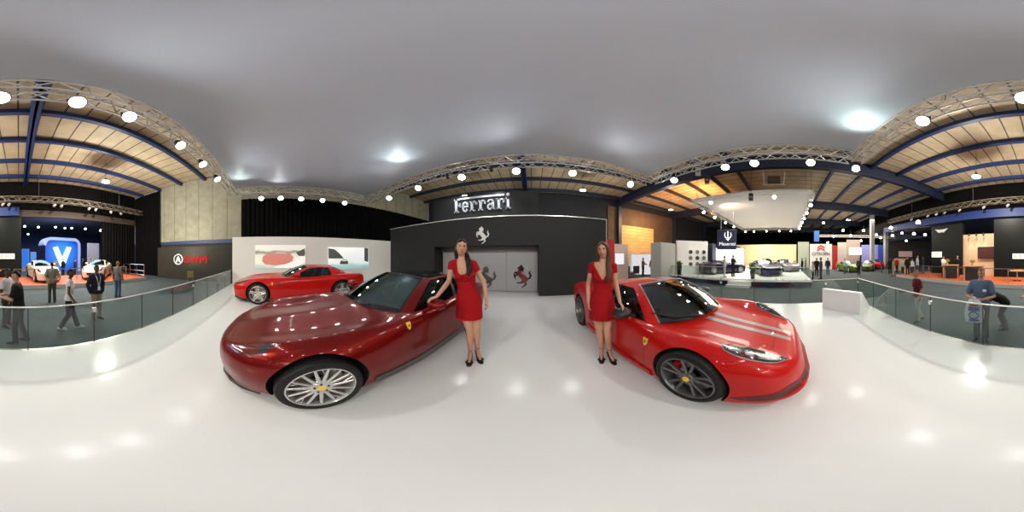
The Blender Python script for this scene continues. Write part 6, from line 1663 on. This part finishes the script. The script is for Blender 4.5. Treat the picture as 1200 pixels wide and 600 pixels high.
visitor('person in a white sleeveless top and dark shorts walking in white shoes', p, facing(p.x, p.y, p.x-3, p.y+1.4), 1.66, F, WHTC, BLKC, HAIRK, SK_DARK, SHOEW, 'cap', hem=0.84)
p = at(113, 4.95); F = Fig('m', head=(0, 0, 12), arms={'L': dict(elbow=(0.27, 0.05, 1.13), wrist=(0.20, -0.02, 0.90)), 'R': dict(elbow=(-0.27, 0.06, 1.13), wrist=(-0.20, 0.02, 0.90))})
visitor('man in a navy jacket, lanyard and khaki trousers', p, facing(p.x, p.y)+0.5, 1.72, F, NAVYC, KHAKI, HAIRK, SK_DARK, sleeve='long', vest=(NAVYC, 'long'), extra=lanyard)
p = at(138, 7.7); F = Fig('m', head=(6, 0, 0))
visitor('man in a grey shirt and blue jeans by the railing end', p, facing(p.x, p.y)+2.5, 1.74, F, GRYC, JEAN, HAIRS, SK_FAIR, sleeve='long')
p = at(1076, 4.75); F = Fig('m', lean=(0, -0.06), head=(10, 0, 0), legs={'L': dict(knee=(0.10, -0.08, 0.48), ankle=(0.11, -0.05, 0.085)), 'R': dict(knee=(-0.10, 0.02, 0.48), ankle=(-0.11, 0.18, 0.09))})
visitor('man in a maroon shirt and pale trousers walking behind the glass', p, facing(p.x, p.y)-1.1, 1.58, F, MARC, STRP, HAIRS, SK_TAN, face=True)
p = at(1150, 3.55); F = Fig('m', build=1.08, head=(10, 0, -6), arms={'L': dict(elbow=(0.29, -0.06, 1.12), wrist=(0.06, -0.30, 1.10), hand=(-1, -0.5, 0.3), palm=(0, 0.2, -1), curl=0.7), 'R': dict(elbow=(-0.30, -0.08, 1.13), wrist=(-0.16, -0.33, 1.15), hand=(0.8, -0.7, 0.2), palm=(0, 0.2, -1), curl=0.7)})
def badge(root, F): MB().box((0.05, -0.156, 1.24), (0.13, -0.146, 1.29), bevel=0.002).build('name_badge', LANY, root)
bm_pos = p.copy(); bm_rz = facing(p.x, p.y)-0.15
visitor('man in a blue shirt with a name badge, holding a printed bag', p, bm_rz, 1.74, F, BLUC, DGRY, HAIRS, SK_FAIR, extra=badge, face=True)
kk = 1.74/1.75; Mb = Matrix.Translation(bm_pos) @ Matrix.Rotation(bm_rz, 4, 'Z') @ Matrix.Scale(kk, 4)
t = thing('carrier_bag', 'blue and white printed bag held by the man in the blue shirt', 'bag', Mb @ Vector((-0.08, -0.40, 0.62)), bm_rz)
m = MB(); rings = []
for z, w, d in ((0.0, 0.15, 0.02), (0.02, 0.18, 0.05), (0.2, 0.19, 0.06), (0.40, 0.175, 0.04), (0.50, 0.10, 0.025), (0.53, 0.05, 0.015)):
    rings.append([Vector((w*math.cos(q)*(1+0.04*math.sin(3*q+z*20)), d*math.sin(q)*(1+0.1*math.sin(5*q)), z)) for q in np.linspace(0, 2*PI, 28, endpoint=False)])
bagm = M_('bag_white', (0.62, 0.66, 0.74), 0.35); m.loft(rings); m.build('bag_body', bagm, t, smooth=True)
BP = M_('bag_blue_print', (0.03, 0.08, 0.32), 0.4); RP = M_('bag_red_print', (0.5, 0.03, 0.04), 0.4)
for z0, z1, w, mt in ((0.06, 0.10, 0.13, BP), (0.28, 0.36, 0.14, BP), (0.38, 0.41, 0.11, RP)):
    m = MB(); m.loft([[Vector((w*math.sin(a), -0.068*math.cos(a)*(1 if z < 0.37 else 0.8)-0.004, z)) for a in np.linspace(-0.9, 0.9, 9)] + [Vector((w*math.sin(a), -0.05*math.cos(a), z)) for a in np.linspace(0.9, -0.9, 9)] for z in (z0, z1)]); m.build('printed_band', mt, t, smooth=True)
m = MB(); m.tube([(0.09*math.cos(q), -0.072, 0.19+0.07*math.sin(q)) for q in np.linspace(0, 2*PI, 25)], 0.012, 6); m.build('printed_ring', BP, t, smooth=True)
MB().tube([(0.14, -0.03, 0.42), (0.19, -0.06, 0.30), (0.18, -0.06, 0.12)], [0.012, 0.03, 0.02], 8, flat=0.4).build('bag_strap', M_('bag_strap_white', (0.7, 0.7, 0.7), 0.5), t, smooth=True)
p = at(1178, 4.2); F = Fig('m', bend=1.15, drop=0.10, head=(-30, 0, 0), arms={'L': dict(elbow=(0.24, -0.42, 0.86), wrist=(0.15, -0.52, 0.66), hand=(-0.3, -0.3, -1)), 'R': dict(elbow=(-0.24, -0.42, 0.86), wrist=(-0.12, -0.52, 0.66), hand=(0.3, -0.3, -1))}, legs={'L': dict(knee=(0.11, -0.14, 0.46), ankle=(0.12, 0.02, 0.085)), 'R': dict(knee=(-0.11, -0.14, 0.46), ankle=(-0.12, 0.02, 0.085))})
visitor('person in dark clothes bending forward beside the man with the bag', p, facing(p.x, p.y, p.x+3, p.y+0.6), 1.66, F, BLKC, DGRY, HAIRK, SK_TAN)
def extra_person(label, px, d, z, turn, H, top, bottom, skin=SK_FAIR, hair=HAIRK, sex='m', sleeve='long', vest=None, arms=None, voxel=0.02):
    p = at(px, d, z); visitor(label, p, facing(p.x, p.y)+turn, H, Fig(sex, arms=arms), top, bottom, hair, skin, sleeve=sleeve, vest=vest, voxel=voxel)
FW = {'L': dict(elbow=(0.25, -0.10, 1.14), wrist=(0.12, -0.32, 1.12)), 'R': dict(elbow=(-0.25, -0.10, 1.14), wrist=(-0.12, -0.32, 1.12))}
extra_person('staff member in a white shirt behind the counter of the winged stand', 1105.5, 13.5, PT, 0.8, 1.75, WHTC, BLKC, SK_TAN, arms=FW)
extra_person('staff member in a dark suit standing between the counters', 1122, 13.5, PT, 0.1, 1.78, BLKC, BLKC, SK_FAIR)
extra_person('person in a pale shirt inside the white kiosk', 753.5, 16.6, HALL, 1.2, 1.8, GRYC, BLKC, SK_FAIR, arms=FW)
extra_person('person in black at the kiosk opening', 764.5, 16.2, HALL, -0.4, 1.85, BLKC, BLKC, SK_DARK)
extra_person('person in a blue top at the kiosk beside the grey block', 770.5, 16.0, HALL, 0.9, 1.75, BLUC, DGRY, SK_TAN, arms=FW)
extra_person('person in dark clothes leaning at the black-blue car on the platform', 859, 12.9, PZ, 0.8, 1.68, BLKC, BLKC, SK_FAIR, arms=FW)
extra_person('person in pale grey beside the navy pillars on the platform', 849, 12.2, PZ, 1.6, 1.62, STRP, STRP, SK_FAIR)
extra_person('person in a pale striped top at the platform corner', 952.5, 13.4, HALL, 1.5, 1.55, STRP, BLKC, SK_TAN)
extra_person('taller person in dark grey standing at the platform corner', 962, 13.9, HALL, -1.3, 1.86, DGRY, DGRY, SK_DARK)
extra_person('person in black behind the two at the platform corner', 957, 16.0, HALL, 0.3, 1.80, BLKC, BLKC, SK_DARK)
extra_person('person in dark blue walking towards the double chevron sign', 970, 17.5, HALL, 2.8, 1.78, NAVYC, JEAN, SK_FAIR)
for i, (px, d, top, lab) in enumerate(((42, 16.2, BLKC, 'dark figure left of the blue arch beyond the pale cars'), (48.5, 16.5, DGRY, 'figure in dark grey at the edge of the blue arch'), (65, 15.6, GRYC, 'figure in grey before the glowing letter'), (74, 16.4, BLKC, 'figure in black before the blue arch, near the man with clasped hands'), (88, 15.8, NAVYC, 'figure in navy at the far corner of the blue arch'), (97, 16.2, BLKC, 'figure in black before the lilac panels'), (106, 16.8, GRYC, 'figure in grey by the lilac panel nearest the drape'))):
    extra_person(lab, px, d, HALL, random.uniform(-2, 2), random.uniform(1.66, 1.82), top, BLKC, SK_DARK if i % 2 else SK_TAN, voxel=0.026)
for px, d, top, bot, lab in ((1075, 15, PBLU, DGRY, 'person in a pale blue shirt in the crowd near the winged stand'), (1082, 16, NAVYC, JEAN, 'person in navy in the crowd nearest the winged stand'), (1069, 18, WHTC, DGRY, 'person in white among the crowd'), (1051, 19, REDC, BLKC, 'person in red among the crowd'), (1043, 18, BLKC, BLKC, 'person in black by the second grey column'), (1006.5, 17.5, DGRY, BLKC, 'person in grey standing before the green car'), (940, 20, BLKC, BLKC, 'person in black by the pale green panel'), (944, 23, GRYC, DGRY, 'person in grey beyond the platform corner'),
    (1058, 16.5, STRP, DGRY, 'person in a pale top beside the tan counter in the crowd'), (1063.5, 15.2, BLKC, BLKC, 'person in black in front of the tan counter in the crowd'), (1047, 16, OLVC, KHAKI, 'person in olive before the beige low display wall'), (990, 18.5, PBLU, JEAN, 'person in pale blue by the far red car'), (1033, 20, DGRY, JEAN, 'person in dark grey between the two grey columns')):
    extra_person(lab, px, d, PT if px in (1075, 1082, 1063.5) else HALL, random.uniform(-2, 2), random.uniform(1.66, 1.84), top, bot, random.choice([SK_FAIR, SK_TAN, SK_DARK]), voxel=0.026)

# ---------------------------------------------------------------- lights of the hall
WARM = (1.0, 0.72, 0.42)
lamp('SPOT', (13.5, 7.6, 5.0), 2600, (1.0, 0.40, 0.12), 0.2, (15.0, 9.5, 8.6), 130, 0.8, name='roof_wash')
lamp('SPOT', (12.5, 5.2, 5.2), 260, (1.0, 0.72, 0.45), 0.15, (13.5, 4.6, 6.0), 140, 0.9, name='canopy_wash')
lamp('AREA', (13.0, 13.5, 6.5), 620, (1.0, 0.62, 0.3), aim=(13, 16.8, 2), sx=3, sy=0.5, name='shutter_wash')
lamp('AREA', (17, 3, 5.6), 1200, (1.0, 0.93, 0.82), aim=(17, 3, 0), sx=9, sy=5, name='stand_light')
lamp('AREA', (25.8, 4, 4.6), 300, (1.0, 0.88, 0.6), aim=(28.2, 4, 1.5), sx=0.5, sy=8, name='backdrop_light')
lamp('AREA', (26, -8, 7.0), 3200, (1.0, 0.85, 0.68), aim=(26, -8, 0), sx=12, sy=12, name='far_hall_light')
lamp('AREA', (-4, -11, 5.2), 900, (1.0, 0.85, 0.65), aim=(-4, -11.4, 0), sx=7, sy=1.2, name='platform_light')
lamp('AREA', (5, -10.6, 5.2), 150, (1.0, 0.75, 0.5), aim=(5, -11.4, 0), sx=7, sy=1.0, name='platform_light')
lamp('AREA', (-5, -18.5, 6.1), 1100, (0.55, 0.68, 1.0), aim=(-5, -18.5, 0), sx=12, sy=6, name='next_hall_light')
lamp('AREA', (-9, -6.5, 3.4), 150, (1.0, 0.95, 0.8), aim=(-12.3, -6.5, 6), sx=1.5, sy=6, name='wall_wash')
# added lamps without fixtures that put the glow spots on the canopy
for u, v, e, c in ((3.9, -1.95, 45, (0.82, 1.0, 0.93)), (-4.9, 4.6, 30, (0.82, 1.0, 0.98)), (-8.6, -1.9, 26, (0.85, 1.0, 0.93)), (-9.2, 0.2, 16, (1, 1, 1))):
    lamp('SPOT', (u, v, 5.45), e, c, 0.10, (u*0.9, v*0.9, 6.1), 150, 0.9, name='added_canopy_light')
for u, v, tu, tv in ((-7, -2.1, -5.5, 2), (-1, -2.1, -1.5, 2), (3, -2.1, 2, 2), (-6, 5.9, -5, 1.5), (-1, 5.9, -1.5, 1.5), (3.5, 5.9, 2, 1.5)):
    lamp('SPOT', (u, v, 4.6), 68, (0.92, 0.96, 1.0), 0.3, (tu, tv, 6.1), 110, 1.0, name='added_canopy_light')  # added fill without fixtures, only to brighten the canopy
for u, wh in ((-3.6, 'the first letters'), (-1.6, 'the last letters')):  # fixtures and lamps added to brighten the dim letters
    spot_fixture('added_sign_spotlight', 'small added spotlight under the truss brightening %s of the silver lettering' % wh, (u, 6.45, 5.36), (u-0.2, 7.75, 3.9), 0.07, lens=COOLL, drop=0.10)
    lamp('SPOT', (u-0.02, 6.53, 5.28), 95, (0.88, 0.95, 1.0), 0.06, (u-0.2, 7.75, 3.9), 75, 0.6, name='added_sign_spot')
w = bpy.data.worlds.new('world'); SC.world = w; w.use_nodes = True
w.node_tree.nodes['Background'].inputs[0].default_value = (0.5, 0.52, 0.56, 1); w.node_tree.nodes['Background'].inputs[1].default_value = 0.05

cam = bpy.data.cameras.new('camera'); co_ = bpy.data.objects.new('camera', cam); COL.objects.link(co_)
cam.type = 'PANO'
try: cam.cycles.panorama_type = 'EQUIRECTANGULAR'
except Exception: pass
try: cam.panorama_type = 'EQUIRECTANGULAR'
except Exception: pass
cam.clip_start = 0.02; cam.clip_end = 300
co_.location = (0, 0, CAM_Z); co_.rotation_euler = (R(90), 0, R(YAW)); SC.camera = co_
vs_ = SC.view_settings; vs_.view_transform = 'Standard'; vs_.look = 'None'; vs_.gamma = 1; vs_.use_curve_mapping = False
vs_.exposure = 0.05
SC.render.engine = 'CYCLES'
SC.cycles.max_bounces = 8; SC.cycles.transparent_max_bounces = 16; SC.cycles.caustics_reflective = False; SC.cycles.caustics_refractive = False
SC.cycles.use_denoising = True; SC.cycles.sample_clamp_indirect = 4.0

GROUPS = dict(stage_spotlight='lit spotlights on the canopy trusses', hanging_spotlight='unlit white lanterns under the far truss', pendant_lamp='small lit lamps over the hall', canopy_lamp='lamps round the smaller canopy', high_bay_lamp='high-bay lamps of the hall', lighting_truss='lighting trusses', lit_banner='blue banners in the next hall', black_curtain='black drapes', stand_partition='stand walls and boards', glass_fence='glass fences of the stage', railing='chrome platform railings', reception_counter='reception counters of the winged stand', backlit_picture='backlit pictures on the white wall', hanging_speaker='hanging loudspeakers', downlight_spot='niche downlights', lounge_chair='dark lounge chairs', stand_pillar='navy stand pillars', lit_sign='lit white signs of the dark stand', display_board='lilac panels of the next hall', info_stand='black information boards', horse_emblem='rearing horse emblems')
for o in SC.objects:
    if o.parent is None and o.get('label') and not o.get('group') and o.get('kind') != 'structure':
        k = o.name.split('.')[0]
        if k in GROUPS: o['group'] = GROUPS[k]
        elif k == 'sports_car': o['group'] = 'cars on the white stage' if o.name in ('sports_car', 'sports_car.001', 'sports_car.002') else 'cars of the other stands'
        elif k == 'person': o['group'] = 'women in red dresses on the stage' if 'woman' in o['label'] else 'visitors and staff in the hall'
